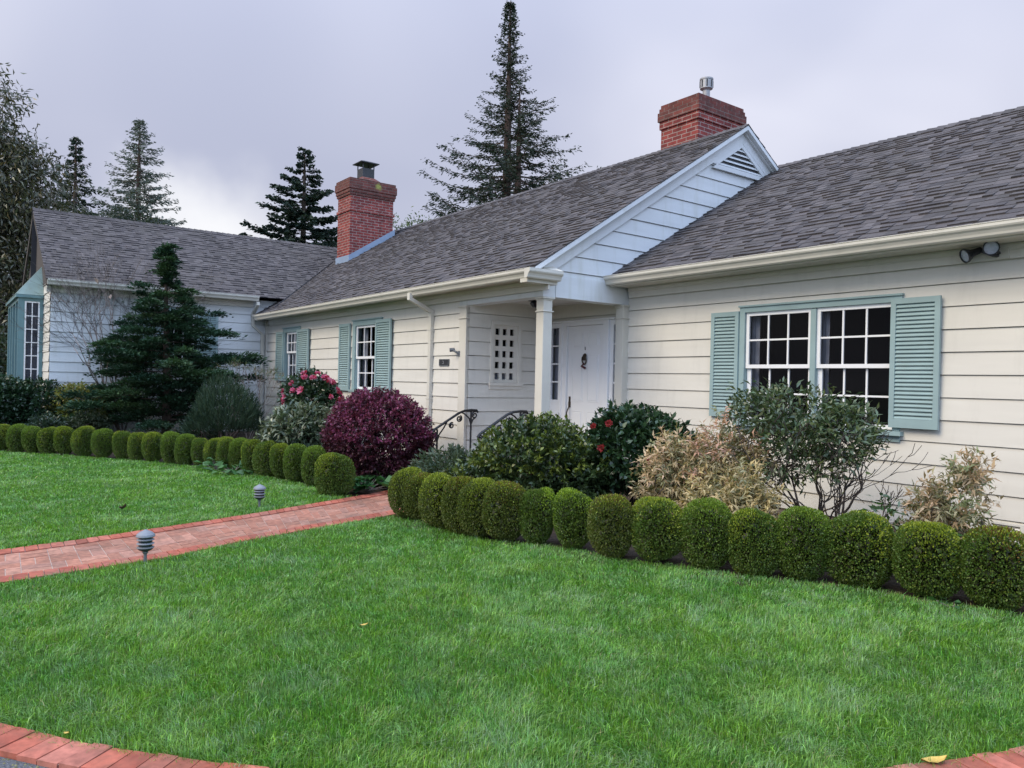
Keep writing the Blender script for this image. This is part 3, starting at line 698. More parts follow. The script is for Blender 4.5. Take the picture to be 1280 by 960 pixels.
m = MB(); roof_slope(m, (XG + .004, 11.48, 5.30), (3.15, 11.48, 5.30), (XG + .004, E_R - .03, roof_r(E_R - .03)), seed=13)
roof_slope(m, (XG + .004, 11.48, 5.30), (3.15, 11.48, 5.30), (XG + .004, 15.5, 5.30 - RS2 * (15.5 - 11.48)), exp=.2, seed=14)
roof2 = m.build('roof', M['shingle'], house, use_col=True); roof2['label'] = 'grey shingle roof over the right block'
m = MB(); ridge_caps(m, (XG + .01, 11.48, 5.30), (3.15, 11.48, 5.30), RS2, seed=5); m.build('ridge_cap', M['shingle'], roof2, use_col=True)
XRW, ZRW = -21.25, 5.34; RS3 = (ZRW - 3.40) / (E_W - XRW)
def roof_w(x): return ZRW - RS3 * (x - XRW)
YW0 = 1.72
m = MB(); roof_slope(m, (XRW, YW0, ZRW), (XRW, 12.4, ZRW), (E_W + .03, YW0, roof_w(E_W + .03)), seed=15)
roof_slope(m, (XRW, YW0, ZRW), (XRW, 12.4, ZRW), (-24.4, YW0, ZRW - RS3 * (-XRW + 24.4)), exp=.2, seed=16)
roof3 = m.build('roof', M['shingle'], house, use_col=True); roof3['label'] = 'grey shingle roof over the left wing'
m = MB(); ridge_caps(m, (XRW, YW0, ZRW), (XRW, 12.4, ZRW), RS3, seed=7); m.build('ridge_cap', M['shingle'], roof3, use_col=True)
# valley flashing where the wing roof meets the centre roof
m = MB()
pts = []
for t in np.linspace(0, 1, 12):
    y = E_C + .25 + t * 2.6; x = XRW + (ZRW - roof_c(y)) / RS3
    pts.append(Vector((x, y, roof_c(y) + .022)))
for a_, b_ in zip(pts[:-1], pts[1:]):
    sd = Vector((.045, -.03, .0))
    m.add([a_ - sd, b_ - sd, b_ + sd + Z * .004, a_ + sd + Z * .004], [(0, 1, 2, 3)])
m.build('valley_flashing', M['galv'], house)

# --- gutters: ogee trough, fascia, soffit and bed mould
def gutter(fr, a0, a1, eave_out, zt, zs, wall_z):
    """fr: wall frame; trough hangs at eave_out from the wall, top at zt; soffit at zs"""
    P = lambda a_, o, z: fr[0] + fr[1] * a_ + fr[2] * o + Z * z
    prof = [(0, 0), (0, -.118), (.052, -.118), (.066, -.105), (.072, -.085), (.086, -.060), (.104, -.045), (.112, -.030), (.112, -.004), (.118, .0), (.118, .006), (.104, .006), (.100, -.02), (.06, -.09), (.012, -.09), (.012, 0)]
    mb = MB(); mb.prism([P(a0, eave_out + o, zt + z) for o, z in prof], fr[1] * (a1 - a0)); gt = mb.build('gutter', M['trim'], house)
    mb = MB()
    mb.obox(fr, a0 + .02, a1 - .02, eave_out - .022, eave_out - .001, zs - .012, zt - .004)     # fascia
    mb.obox(fr, a0 + .02, a1 - .02, .002, eave_out - .024, zs, zs + .015)                       # soffit
    mb.build('fascia', M['trim'], house)
    mb = MB()
    bm = [(0, 0), (.045, 0), (.05, -.02), (.04, -.05), (.028, -.062), (.028, -.14), (0, -.14)]
    mb.prism([P(a0 + .02, .02 + o, zs - .002 + z) for o, z in bm], fr[1] * (a1 - a0 - .04)); mb.build('frieze_board', M['siding'], house)
gutter(F_C, XW + .34, XG + .17, .35, roof_c(E_C) - .005, 2.86, 2.86)
gutter(F_R, XG + .03, 3.15, .42, roof_r(E_R) - .005, 2.885, 2.93)
gutter(F_W, YW0 + .02, 6.02, .32, roof_w(E_W) - .005, 3.30, 3.34)

# the eave returns a short way round the porch corner
m = MB()
zt_ = roof_c(E_C) - .005
prof = [(0, -.118), (.052, -.118), (.066, -.105), (.072, -.085), (.086, -.060), (.104, -.045), (.112, -.030), (.112, .006), (0, .006)]
m.prism([(XG + .17 + o, E_C - .112, zt_ + z) for o, z in prof], (0, .56, 0))
m.box(XG + .022, XG + .169, E_C - .06, E_C + .44, zt_ - .16, zt_ - .05)
m.add([(XG + .05, E_C + .02, zt_ + .008), (XG + .28, E_C + .02, zt_ + .008), (XG + .28, E_C + .447, zt_ + .008), (XG + .05, E_C + .447, zt_ + .10)], [(0, 1, 2), (0, 2, 3)])
m.build('eave_return', M['trim'], house)
# --- gable trim
m = MB()
def rake(mb, y0, y1, fz, x0, x1, t0, t1):
    pts = [(x0, y0, fz(y0) - t1), (x0, y1, fz(y1) - t1), (x0, y1, fz(y1) - t0), (x0, y0, fz(y0) - t0)]
    mb.prism(pts, (x1 - x0, 0, 0))
rake(m, E_C + .06, 10.40, roof_c, XG + .10, XG + .165, .006, .075); rake(m, 10.40, 14.6, roof_cb, XG + .10, XG + .165, .006, .075)
rake(m, E_C + .30, 10.40, roof_c, XG + .022, XG + .055, .076, .26); rake(m, 10.40, 14.3, roof_cb, XG + .022, XG + .055, .076, .26)
rake(m, E_C + .06, 10.40, roof_c, XG + .055, XG + .10, .010, .034); rake(m, 10.40, 14.6, roof_cb, XG + .055, XG + .10, .010, .034)
rake(m, E_C + .20, 10.40, roof_c, XG + .056, XG + .098, .035, .105); rake(m, 10.40, 14.4, roof_cb, XG + .056, XG + .098, .035, .105)
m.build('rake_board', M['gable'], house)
# triangular louvre under the peak
m = MB(); zl, zh = 5.02, 5.40
hy = lambda z: (5.40 - z) / RS * 1.0
m.prism([(XG + .02, 10.40 - hy(zl) - .12, zl - .07), (XG + .02, 10.40 + hy(zl) + .12, zl - .07), (XG + .02, 10.40 + hy(zl) + .03, zl), (XG + .02, 10.40 - hy(zl) - .03, zl)], (.035, 0, 0))
for sg in (-1, 1):
    m.prism([(XG + .02, 10.40 + sg * hy(zl), zl), (XG + .02, 10.40 + sg * (hy(zl) + .13), zl - .07 + .07), (XG + .02, 10.40, zh + .09), (XG + .02, 10.40, zh)], (.032, 0, 0))
n_l = 5
for i in range(n_l):
    z = zl + (zh - zl) * (i + .12) / n_l; h_ = (zh - zl) / n_l * .55; w_ = hy(z)
    m.hexa([(XG + .012, 10.40 - w_, z + h_), (XG + .045, 10.40 - w_, z), (XG + .045, 10.40 + w_, z), (XG + .012, 10.40 + w_, z + h_), (XG + .012, 10.40 - w_ * .8, z + h_ + .01), (XG + .045, 10.40 - w_, z + .012), (XG + .045, 10.40 + w_, z + .012), (XG + .012, 10.40 + w_ * .8, z + h_ + .01)])
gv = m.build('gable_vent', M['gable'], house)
m = MB(); m.prism([(XG + .019, 10.40 - hy(zl), zl), (XG + .019, 10.40 + hy(zl), zl), (XG + .019, 10.40, zh)], (.003, 0, 0)); m.build('screen', M['dark_metal'], gv)
# wing gable end: dark brown panel above the bay, dark rake
m = MB(); m.prism([(-18.42, YW - .012, 3.36), (XRW, YW - .012, ZRW - .06), (-24.05, YW - .012, 3.45)], (0, .03, 0)); o = m.build('gable_wall', M['brown'], house); o['label'] = 'dark brown gable end of the left wing'
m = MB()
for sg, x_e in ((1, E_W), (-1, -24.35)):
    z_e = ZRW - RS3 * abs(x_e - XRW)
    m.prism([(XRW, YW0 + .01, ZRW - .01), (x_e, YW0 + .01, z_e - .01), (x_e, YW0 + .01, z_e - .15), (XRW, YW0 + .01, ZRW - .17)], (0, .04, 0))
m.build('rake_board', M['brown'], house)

# --- windows
def sash(mb, fr, a0, a1, z0, z1, o, cols, rows, st=.042, mt=.020, th=.034):
    mb.obox(fr, a0, a0 + st, o - th, o, z0, z1); mb.obox(fr, a1 - st, a1, o - th, o, z0, z1)
    mb.obox(fr, a0 + st, a1 - st, o - th + .001, o - .001, z1 - st, z1); mb.obox(fr, a0 + st, a1 - st, o - th + .001, o - .001, z0, z0 + st * 1.05)
    gw = (a1 - a0 - 2 * st); gh = (z1 - z0 - 2.05 * st)
    for i in range(1, cols):
        x = a0 + st + gw * i / cols; mb.obox(fr, x - mt / 2, x + mt / 2, o - th + .006, o - .006, z0 + st, z1 - st)
    for j in range(1, rows):
        z = z0 + st * 1.05 + gh * j / rows; mb.obox(fr, a0 + st, a1 - st, o - th + .008, o - .008, z - mt / 2, z + mt / 2)
def shutter_mb(fr, a0, a1, z0, z1, o, th=.034, fs=.052):
    m = MB()
    m.obox(fr, a0, a0 + fs, o, o + th, z0, z1); m.obox(fr, a1 - fs, a1, o, o + th, z0, z1)
    m.obox(fr, a0 + fs, a1 - fs, o + .001, o + th - .001, z1 - fs * 1.1, z1); m.obox(fr, a0 + fs, a1 - fs, o + .001, o + th - .001, z0, z0 + fs * 1.7)
    m.obox(fr, a0 + fs, a1 - fs, o, o + .004, z0 + fs, z1 - fs)
    P = lambda a_, oo, z: fr[0] + fr[1] * a_ + fr[2] * oo + Z * z
    zz = z0 + fs * 1.7; pitch = .042; n = int((z1 - fs * 1.1 - zz) / pitch); pitch = (z1 - fs * 1.1 - zz) / n
    for i in range(n):
        z = zz + i * pitch
        m.hexa([P(a0 + fs, o + th - .004, z + .001), P(a1 - fs, o + th - .004, z + .001), P(a1 - fs, o + .005, z + .030), P(a0 + fs, o + .005, z + .030),
                P(a0 + fs, o + th - .004, z + .010), P(a1 - fs, o + th - .004, z + .010), P(a1 - fs, o + .005, z + .039), P(a0 + fs, o + .005, z + .039)])
    return m
def window(fr, label, a0, a1, z0, z1, lights, cols, rows, shutters, casing, curtain, depth=.9, split=.5, sash_top=None, case_w=.075):
    """casing frame + children: sashes, panes, sill, shutters, curtain, the dim room behind"""
    m = MB()
    m.obox(fr, a0, a0 + case_w, -.10, .035, z0, z1); m.obox(fr, a1 - case_w, a1, -.10, .035, z0, z1)
    m.obox(fr, a0 + case_w, a1 - case_w, -.10, .034, z1 - case_w * .85, z1); m.obox(fr, a0 - .01, a1 + .01, .0, .055, z1 + .001, z1 + .022)
    lw = (a1 - a0 - 2 * case_w); k = len(lights)
    for la0, la1 in zip([l[1] for l in lights[:-1]], [l[0] for l in lights[1:]]): m.obox(fr, la0, la1, -.10, .033, z0, z1 - case_w)
    w = m.build('window', casing, house); w['label'] = label
    m = MB(); m.obox(fr, a0 - .035, a1 + .035, -.10, .085, z0 - .045, z0 - .001); m.obox(fr, a0 + .0, a1 - .0, .0, .03, z0 - .11, z0 - .046); m.build('sill', casing, w)
    zt = z1 - case_w * .85 - .002
    for l0, l1 in lights:
        zm = z0 + (zt - z0) * split
        m = MB(); sash(m, fr, l0, l1, zm - .02, zt, .006, cols, rows); m.build('sash', M['white'], w)
        m = MB(); sash(m, fr, l0 + .012, l1 - .012, z0 + .01, zm + .018, -.030, cols, rows); m.obox(fr, l0, l0 + .012, -.08, -.028, z0, zm - .02); m.obox(fr, l1 - .012, l1, -.08, -.028, z0, zm - .02); m.build('sash', M['white'], w)
        m = MB()
        P = lambda a_, o, z: fr[0] + fr[1] * a_ + fr[2] * o + Z * z
        for o, q0, q1 in ((-.012, zm, zt - .03), (-.048, z0 + .03, zm)):
            m.add([P(l0 + .02, o, q0), P(l1 - .02, o, q0), P(l1 - .02, o, q1), P(l0 + .02, o, q1)], [(0, 1, 2, 3)])
        m.build('pane', M['glass'], w)
    for s0, s1, sz0, sz1, so in shutters:
        shutter_mb(fr, s0, s1, sz0, sz1, so).build('shutter', M['teal'], w)
    P = lambda a_, o, z: fr[0] + fr[1] * a_ + fr[2] * o + Z * z
    m = MB(); q = [P(a0, -.101, z0), P(a1, -.101, z0), P(a1, -.101, z1), P(a0, -.101, z1)]; e = [P(a0 - .3, -depth, z0 - .5), P(a1 + .3, -depth, z0 - .5), P(a1 + .3, -depth, z1 + .2), P(a0 - .3, -depth, z1 + .2)]
    m.add(q + e, [(4, 5, 6, 7), (0, 1, 5, 4), (1, 2, 6, 5), (2, 3, 7, 6), (3, 0, 4, 7)]); m.build('room', M['room'], w)
    if curtain:
        for c0, c1, cz0 in curtain:
            m = MB(); n = 18; vs_ = []
            for i in range(n + 1):
                x = c0 + (c1 - c0) * i / n; oo = -.16 + .022 * math.sin(i * 1.9) + .01 * math.sin(i * .7)
                vs_ += [P(x, oo, cz0), P(x, oo, z1 - .02)]
            m.add(vs_, [(2 * i, 2 * i + 2, 2 * i + 3, 2 * i + 1) for i in range(n)]); m.build('curtain', M['curtain'], w, smooth=True)
    return w
window(F_R, 'wide double sash window with teal shutters', -5.855, -3.872, 1.085, 2.482, [(-5.775, -4.897), (-4.832, -3.955)], 3, 2,
       [(-6.275, -5.858, 1.13, 2.438, .022), (-3.965, -3.478, 1.125, 2.448, .045)], M['teal'], [(-5.80, -5.69, 1.05), (-4.85, -4.77, 1.05)], split=.505)
window(F_C, 'small sash window with teal shutters nearest the porch', -13.505, -12.30, 1.30, 2.595, [(-13.39, -12.48)], 3, 2,
       [(-14.085, -13.60, 1.27, 2.565, .022), (-12.475, -11.90, 1.27, 2.57, .045)], M['teal'], [(-13.42, -13.22, 1.3), (-12.66, -12.46, 1.3)], split=.50, case_w=.11)
window(F_C, 'small sash window with teal shutters near the left wing', -17.20, -16.17, 1.46, 2.61, [(-17.00, -16.30)], 3, 2,
       [(-17.60, -17.14, 1.42, 2.545, .022), (-16.24, -15.60, 1.42, 2.55, .045)], M['teal'], [(-17.0, -16.84, 1.6), (-16.52, -16.3, 1.6)], split=.575, case_w=.11)
window(F_W, 'shuttered window of the left wing behind the conifer', 3.93, 4.77, 1.72, 3.00, [(4.01, 4.69)], 3, 2, [(3.50, 3.925, 1.68, 2.97, .022), (4.775, 5.20, 1.68, 2.97, .022)], M['teal'], [])

# --- bay window on the wing end
XB, YB = -19.58, 1.36
bay = MB()
bay.box(XB - .09, XB, YB, YB + .12, .2, 3.10); bay.box(XB - .09, XB, YW - .08, YW - .015, .2, 3.10); bay.box(XB - .088, XB - .002, YB + .12, YW - .08, 3.03, 3.10); bay.box(XB - .088, XB - .002, YB + .12, YW - .08, .2, .95)
bay.box(-22.6, XB - .09, YB + .004, YB + .08, .2, .95); bay.box(-22.6, XB - .09, YB + .004, YB + .08, 3.03, 3.10)
for x in (-22.6, -21.9, -21.2, -20.4): bay.box(x, x + .14, YB + .002, YB + .09, .95, 3.03)
bay.box(-22.6, -22.5, YB + .09, YW - .015, .2, 3.1)
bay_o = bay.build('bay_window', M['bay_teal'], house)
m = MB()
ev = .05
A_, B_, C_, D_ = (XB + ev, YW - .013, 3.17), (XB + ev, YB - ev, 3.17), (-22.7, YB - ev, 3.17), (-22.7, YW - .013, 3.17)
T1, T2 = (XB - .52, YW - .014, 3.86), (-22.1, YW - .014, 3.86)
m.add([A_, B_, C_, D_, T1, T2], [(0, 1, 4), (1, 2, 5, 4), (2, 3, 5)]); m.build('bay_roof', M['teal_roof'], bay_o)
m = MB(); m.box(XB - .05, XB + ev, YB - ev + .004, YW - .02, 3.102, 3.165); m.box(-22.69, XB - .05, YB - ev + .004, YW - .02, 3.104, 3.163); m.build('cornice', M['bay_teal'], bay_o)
F_B = frame((XB, 0, 0), SY, SX)
m = MB(); sash(m, F_B, YB + .12, YW - .08, .95, 3.03, -.012, 2, 7, st=.03, mt=.018); m.build('sash', M['white'], bay_o)
m = MB(); m.add([(XB - .03, YB + .13, .96), (XB - .03, YW - .09, .96), (XB - .03, YW - .09, 3.02), (XB - .03, YB + .13, 3.02)], [(0, 1, 2, 3)])
for x0_, x1_ in ((-22.46, -21.9), (-21.76, -21.2), (-21.06, -20.4), (-20.26, XB - .09)): m.add([(x0_, YB + .04, .95), (x1_, YB + .04, .95), (x1_, YB + .04, 3.03), (x0_, YB + .04, 3.03)], [(0, 1, 2, 3)])
m.build('pane', M['glass'], bay_o)
m = MB(); m.box(-22.48, XB - .10, YW + .1, YW + .12, .1, 3.1); m.box(XB - .7, XB - .68, YB + .1, YW + .1, .1, 3.1); m.build('room', M['room'], bay_o)
m = MB(); vs_ = []
for i in range(13): vs_ += [(XB - .10 + .015 * math.sin(i * 1.8), YB + .13 + (YW - YB - .22) * i / 12, .95), (XB - .10 + .015 * math.sin(i * 1.8), YB + .13 + (YW - YB - .22) * i / 12, 3.03)]
m.add(vs_, [(2 * i, 2 * i + 2, 2 * i + 3, 2 * i + 1) for i in range(12)]); m.build('curtain', paint('grey curtain', (.20, .20, .22), rough=.9), bay_o, smooth=True)

# --- porch
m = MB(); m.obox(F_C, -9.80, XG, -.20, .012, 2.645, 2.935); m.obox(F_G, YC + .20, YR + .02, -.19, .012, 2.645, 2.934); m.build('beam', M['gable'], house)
m = MB(); m.box(XS, XG - .19, YC + .19, YD, 2.735, 2.76); m.build('porch_ceiling', M['ceiling'], house)
m = MB(); m.box(XS + .001, XG - .01, YC + .02, YD, .30, .42, (.26, .25, .24)); m.build('porch_floor', M['path_brick'], house, use_col=True)
m = MB(); m.box(-9.55, -7.9, 5.52, 5.95, 0.0, .14, (.3, .1, .08)); m.box(-9.55, -7.9, 5.95, YC + .02, 0.0, .28, (.3, .1, .08)); m.box(-9.55, -7.9, YC + .0201, YC + .3, 0, .299, (.3, .1, .08)); m.build('step', M['path_brick'], house, use_col=True)
def post(x0, x1, y0, y1, z0, z1, name):
    m = MB(); m.box(x0, x1, y0, y1, z0, z1 - .003)
    for e, a_, b_ in ((.016, z1 - .20, z1 - .185), (.010, z1 - .046, z1 - .028), (.026, z1 - .028, z1 - .002)): m.box(x0 - e, x1 + e, y0 - e, y1 + e, a_, b_)
    m.box(x0 - .015, x1 + .015, y0 - .015, y1 + .015, z0, z0 + .14)
    return m.build(name, M['trim'], house, bevel=.004)
post(-7.970, -7.820, YC + .02, YC + .17, .42, 2.645, 'column')
post(-9.79, -9.60, YC - .022, YC + .15, .12, 2.645, 'pilaster')
post(-7.925, -7.775, 7.80, YR + .02, .42, 2.645, 'pilaster')
# grid window in the porch side wall
m = MB(); y0, y1, z0, z1 = 6.76, 7.36, 1.49, 2.44
m.obox(F_S, y0, y0 + .055, -.05, .03, z0, z1); m.obox(F_S, y1 - .055, y1, -.05, .03, z0, z1); m.obox(F_S, y0 + .055, y1 - .055, -.05, .029, z1 - .06, z1)
m.obox(F_S, y0 - .02, y1 + .02, -.05, .055, z0 - .045, z0 - .001); m.obox(F_S, y0 - .01, y1 + .0, .0, .03, z0 - .10, z0 - .046)
lw = m.build('window', M['siding'], house); lw['label'] = 'small window with a cream grid of fifteen openings'
m = MB(); a0, a1, b0, b1 = y0 + .055, y1 - .055, z0, z1 - .06
nx, nz_ = 3, 5; pw, ph = .080, .100
gx = (a1 - a0 - .06 - nx * pw) / (nx - 1 + 2 * .6); xs = [a0 + .02 + gx * .6 + i * (pw + gx) for i in range(nx)]
gz = (b1 - b0 - nz_ * ph) / (nz_ + .4); zs = [b0 + gz * .7 + j * (ph + gz) for j in range(nz_)]
xe = [a0] + [v for x in xs for v in (x, x + pw)] + [a1]
for i in range(0, len(xe), 2): m.obox(F_S, xe[i], xe[i + 1], -.045, -.012, b0, b1)
ze = [b0] + [v for z in zs for v in (z, z + ph)] + [b1]
for x in xs:
    for i in range(0, len(ze), 2): m.obox(F_S, x, x + pw, -.044, -.013, ze[i], ze[i + 1])
m.build('lattice', M['siding'], lw)
m = MB(); m.add([(XS - .05, a0, b0), (XS - .05, a1, b0), (XS - .05, a1, b1), (XS - .05, a0, b1)], [(0, 1, 2, 3)]); m.build('pane', M['glass'], lw)
m = MB(); m.add([(XS - .5, a0 - .2, b0 - .2), (XS - .5, a1 + .2, b0 - .2), (XS - .5, a1 + .2, b1 + .2), (XS - .5, a0 - .2, b1 + .2), (XS - .06, a0, b0), (XS - .06, a1, b0), (XS - .06, a1, b1), (XS - .06, a0, b1)], [(0, 1, 2, 3), (0, 1, 5, 4), (1, 2, 6, 5), (2, 3, 7, 6), (3, 0, 4, 7)]); m.build('room', M['room'], lw)
m = MB(); m.add([(XS - .12, a0, b0), (XS - .12, a1, b0), (XS - .12, a1, b0 + .16), (XS - .12, a0, b0 + .16)], [(0, 1, 2, 3)]); m.build('curtain', M['curtain'], lw)

# front door, its frame and the two sidelights
DX0, DX1, DZ0, DZ1 = -9.095, -8.285, .44, 2.395
m = MB(); m.obox(F_D, DX0, DX1, -.045, .0, DZ0, DZ1)
W_, H_ = DX1 - DX0, DZ1 - DZ0
def panel(mb, a0, a1, z0, z1):
    r_ = .03
    mb.obox(F_D, a0, a1, -.001, .006, z0, z0 + .014); mb.obox(F_D, a0, a1, -.001, .006, z1 - .014, z1); mb.obox(F_D, a0, a0 + .014, -.001, .0061, z0 + .014, z1 - .014); mb.obox(F_D, a1 - .014, a1, -.001, .0061, z0 + .014, z1 - .014)
    mb.obox(F_D, a0 + r_, a1 - r_, -.001, .008, z0 + r_, z1 - r_)
for c0 in (.13, .56):
    x0_ = DX0 + W_ * c0; x1_ = x0_ + W_ * .31
    panel(m, x0_, x1_, DZ0 + H_ * .83, DZ0 + H_ * .95); panel(m, x0_, x1_, DZ0 + H_ * .40, DZ0 + H_ * .77); panel(m, x0_, x1_, DZ0 + H_ * .08, DZ0 + H_ * .33)
door = m.build('front_door', M['white'], house, bevel=.002)
m = MB()
m.obox(F_D, DX0 - .10, DX0 - .004, -.05, .035, .42, 2.46); m.obox(F_D, DX1 + .004, DX1 + .10, -.05, .035, .42, 2.46); m.obox(F_D, DX0 - .004, DX1 + .004, -.05, .034, DZ1 + .004, 2.46)
m.obox(F_D, XS + .02, -8.01, .0, .05, 2.461, 2.486); m.obox(F_D, DX0 - .02, DX1 + .02, -.04, .03, .42, .438)
m.obox(F_D, DX0 - .135, DX0 - .10, -.05, .05, .42, 2.46); m.obox(F_D, DX1 + .10, DX1 + .135, -.05, .05, .42, 2.46)
m.build('door_frame', M['white'], house, bevel=.003)
m = MB(); cxk = DX0 + W_ * .50
m.lathe([(.0, .0), (.035, .002), (.04, .01), (.03, .02), (0, .022)], F_D[0] + SX * cxk - SY * .006 + Z * 1.93, 16, axis=-SY)
ringp = [F_D[0] + SX * (cxk + .045 * math.sin(t)) - SY * (.03 + .008 * math.cos(t)) + Z * (1.865 + .062 * math.cos(t)) for t in np.linspace(0, 2 * math.pi, 19)]
m.tube(ringp, .010, 6)
m.obox(F_D, cxk - .03, cxk + .03, .008, .03, 1.86, 1.95)
m.build('knocker', M['bronze'], door)
m = MB(); m.tube([F_D[0] + SX * (cxk + .0) - SY * .03 + Z * 1.81, F_D[0] + SX * (cxk - .05) - SY * .035 + Z * 1.775, F_D[0] + SX * (cxk + .03) - SY * .03 + Z * 1.74], .018, 6); m.build('ribbon', M['ribbon'], door); m = MB(); m.tube([F_D[0] + SX * cxk - SY * .012 + Z * 2.02, F_D[0] + SX * (cxk - .004) - SY * .012 + Z * 2.07], .006, 5); m.build('peephole', M['bronze'], door)
m = MB(); xh = DX0 + .065
m.obox(F_D, xh - .022, xh + .022, .002, .014, 1.13, 1.22); m.obox(F_D, xh - .016, xh + .016, .002, .014, 1.22, 1.30)
m.tube([F_D[0] + SX * xh - SY * (.012 + .055 * math.sin(t * math.pi)) + Z * (1.14 - .24 * t) for t in np.linspace(0, 1, 9)], .010, 6); m.obox(F_D, xh - .02, xh + .02, .002, .012, .86, .92)
m.build('handle', M['bronze'], door)
def sidelight(a0, a1, label):
    m = MB(); m.obox(F_D, a0, a1, -.05, .018, .42, 1.16); m.obox(F_D, a0 + .05, a1 - .05, .018, .03, .55, 1.05)
    sash(m, F_D, a0, a1, 1.16, 2.458, .018, 1, 4, st=.075, mt=.024, th=.05)
    s_ = m.build('sidelight', M['white'], house); s_['label'] = label
    m = MB(); m.add([(a0 + .06, YD + .01, 1.2), (a1 - .06, YD + .01, 1.2), (a1 - .06, YD + .01, 2.45), (a0 + .06, YD + .01, 2.45)], [(0, 1, 2, 3)]); m.build('pane', M['glass'], s_)
    m = MB(); m.box(a0 - .1, a1 + .1, YD + .5, YD + .52, 1.0, 2.6); m.box(a0 - .1, a1 + .1, YD + .06, YD + .5, 2.58, 2.6); m.build('room', M['room'], s_)
    m = MB(); vs_ = []
    for i in range(9): vs_ += [(a0 + .05 + (a1 - a0 - .10) * (.75 if a0 > -9 else 1) * i / 8, YD + .08 + .012 * math.sin(i * 2), 1.17), (a0 + .05 + (a1 - a0 - .10) * (.75 if a0 > -9 else 1) * i / 8, YD + .08 + .012 * math.sin(i * 2), 2.49)]
    if a0 < -9: m.add(vs_, [(2 * i, 2 * i + 2, 2 * i + 3, 2 * i + 1) for i in range(8)])
    else: m.add(vs_[:8], [(2 * i, 2 * i + 2, 2 * i + 3, 2 * i + 1) for i in range(3)])
    m.build('curtain', M['curtain'], s_, smooth=True)
sidelight(XS + .02, DX0 - .137, 'curtained sidelight left of the front door'); sidelight(DX1 + .137, -7.90, 'dark sidelight right of the front door')
m = MB(); m.box(-7.895, -7.82, YD - .01, YD + .02, .42, 2.7); m.build('porch_lining', M['siding'], house)

# --- downspouts
m = MB(); x = -10.60; yw = YC - .045
m.rect_tube([(x, YC - .43, 2.87), (x, YC - .43, 2.78), (x + .02, yw, 2.60), (x + .02, yw, 2.55), (x, yw, .16), (x, yw - .16, .06)], SX, .038, .028)
for z in (2.3, 1.2, .5): m.box(x - .05, x + .05, yw - .032, YC + .002, z, z + .03)
m.build('downspout', M['trim'], house)
m = MB(); y = 6.0; xw = XW + .05
m.rect_tube([(XW + .39, y, 3.26), (XW + .39, y, 3.20), (xw, y, 3.0), (xw, y, 2.72), (xw, YC - .12, 2.52), (xw, YC - .12, .25)], SY, .034, .028)
m.build('downspout', M['trim'], house)
m = MB(); m.obox(F_C, XW + .005, XW + .11, .0, .04, .15, 2.86); m.build('corner_board', M['siding'], house)
# foundation vent low on the right wall
m = MB(); a0, a1, z0, z1 = -3.03, -2.45, .115, .305
for p_ in ((a0, a0 + .03), (a1 - .03, a1), ((a0 + a1) / 2 - .02, (a0 + a1) / 2 + .02)): m.obox(F_R, p_[0], p_[1], .0, .03, z0, z1)
m.obox(F_R, a0, a1, .001, .029, z1 - .02, z1 - .0005); m.obox(F_R, a0, a1, .001, .029, z0, z0 + .02)
for i in range(6):
    z = z0 + .026 + i * .0215; m.hexa([F_R[0] + SX * q[0] - SY * q[1] + Z * q[2] for q in ((a0 + .03, .028, z), (a1 - .03, .028, z), (a1 - .03, .019, z + .012), (a0 + .03, .019, z + .012), (a0 + .03, .028, z + .004), (a1 - .03, .028, z + .004), (a1 - .03, .019, z + .016), (a0 + .03, .019, z + .016))])
m.build('foundation_vent', M['siding'], house)

# --- chimneys
def band(mb, x0, x1, y0, y1, z0, z1, e): mb.box(x0 - e, x1 + e, y0 - e, y1 + e, z0, z1)
x0, x1, y0, y1 = -19.47, -18.69, 8.60, 9.86
m = MB(); m.box(x0, x1, y0, y1, 3.6, 5.93); band(m, x0, x1, y0, y1, 5.93, 6.0, .03); m.box(x0, x1, y0, y1, 6.0, 6.36)
ch = m.build('chimney', M['brick'], house); ch['label'] = 'tall brick chimney at the left end of the middle roof'
m = MB(); band(m, x0, x1, y0, y1, 6.36, 6.43, .03); band(m, x0, x1, y0, y1, 6.43, 6.52, .05); band(m, x0, x1, y0, y1, 6.52, 6.72, .07); band(m, x0, x1, y0, y1, 6.72, 6.80, .045)
m.build('chimney_crown', M['brick_lichen'], ch)
cx, cy = (x0 + x1) / 2 + .06, (y0 + y1) / 2 - .05
m = MB(); m.lathe([(.42, 6.80), (.40, 6.84), (.24, 6.93), (.22, 6.93)], (cx, cy, 0), 4); m.build('mortar_cap', M['brick_top'], ch)
m = MB(); m.box(cx - .17, cx + .17, cy - .17, cy + .17, 6.92, 7.17); m.build('flue', M['dark_metal'], ch)
m = MB()
for sx in (-1, 1):
    for sy in (-1, 1): m.box(cx + sx * .16 - .012, cx + sx * .16 + .012, cy + sy * .16 - .012, cy + sy * .16 + .012, 7.15, 7.30)
m.prism([(cx - .27, cy - .27, 7.30), (cx + .27, cy - .27, 7.30), (cx + .27, cy + .27, 7.30), (cx - .27, cy + .27, 7.30)], (0, 0, .02))
m.add([(cx - .27, cy - .27, 7.32), (cx + .27, cy - .27, 7.32), (cx + .27, cy + .27, 7.32), (cx - .27, cy + .27, 7.32), (cx - .1, cy - .1, 7.385), (cx + .1, cy - .1, 7.385), (cx + .1, cy + .1, 7.385), (cx - .1, cy + .1, 7.385)], [(0, 1, 5, 4), (1, 2, 6, 5), (2, 3, 7, 6), (3, 0, 4, 7), (4, 5, 6, 7)])
m.build('flue_cap', M['dark_metal'], ch)
m = MB()
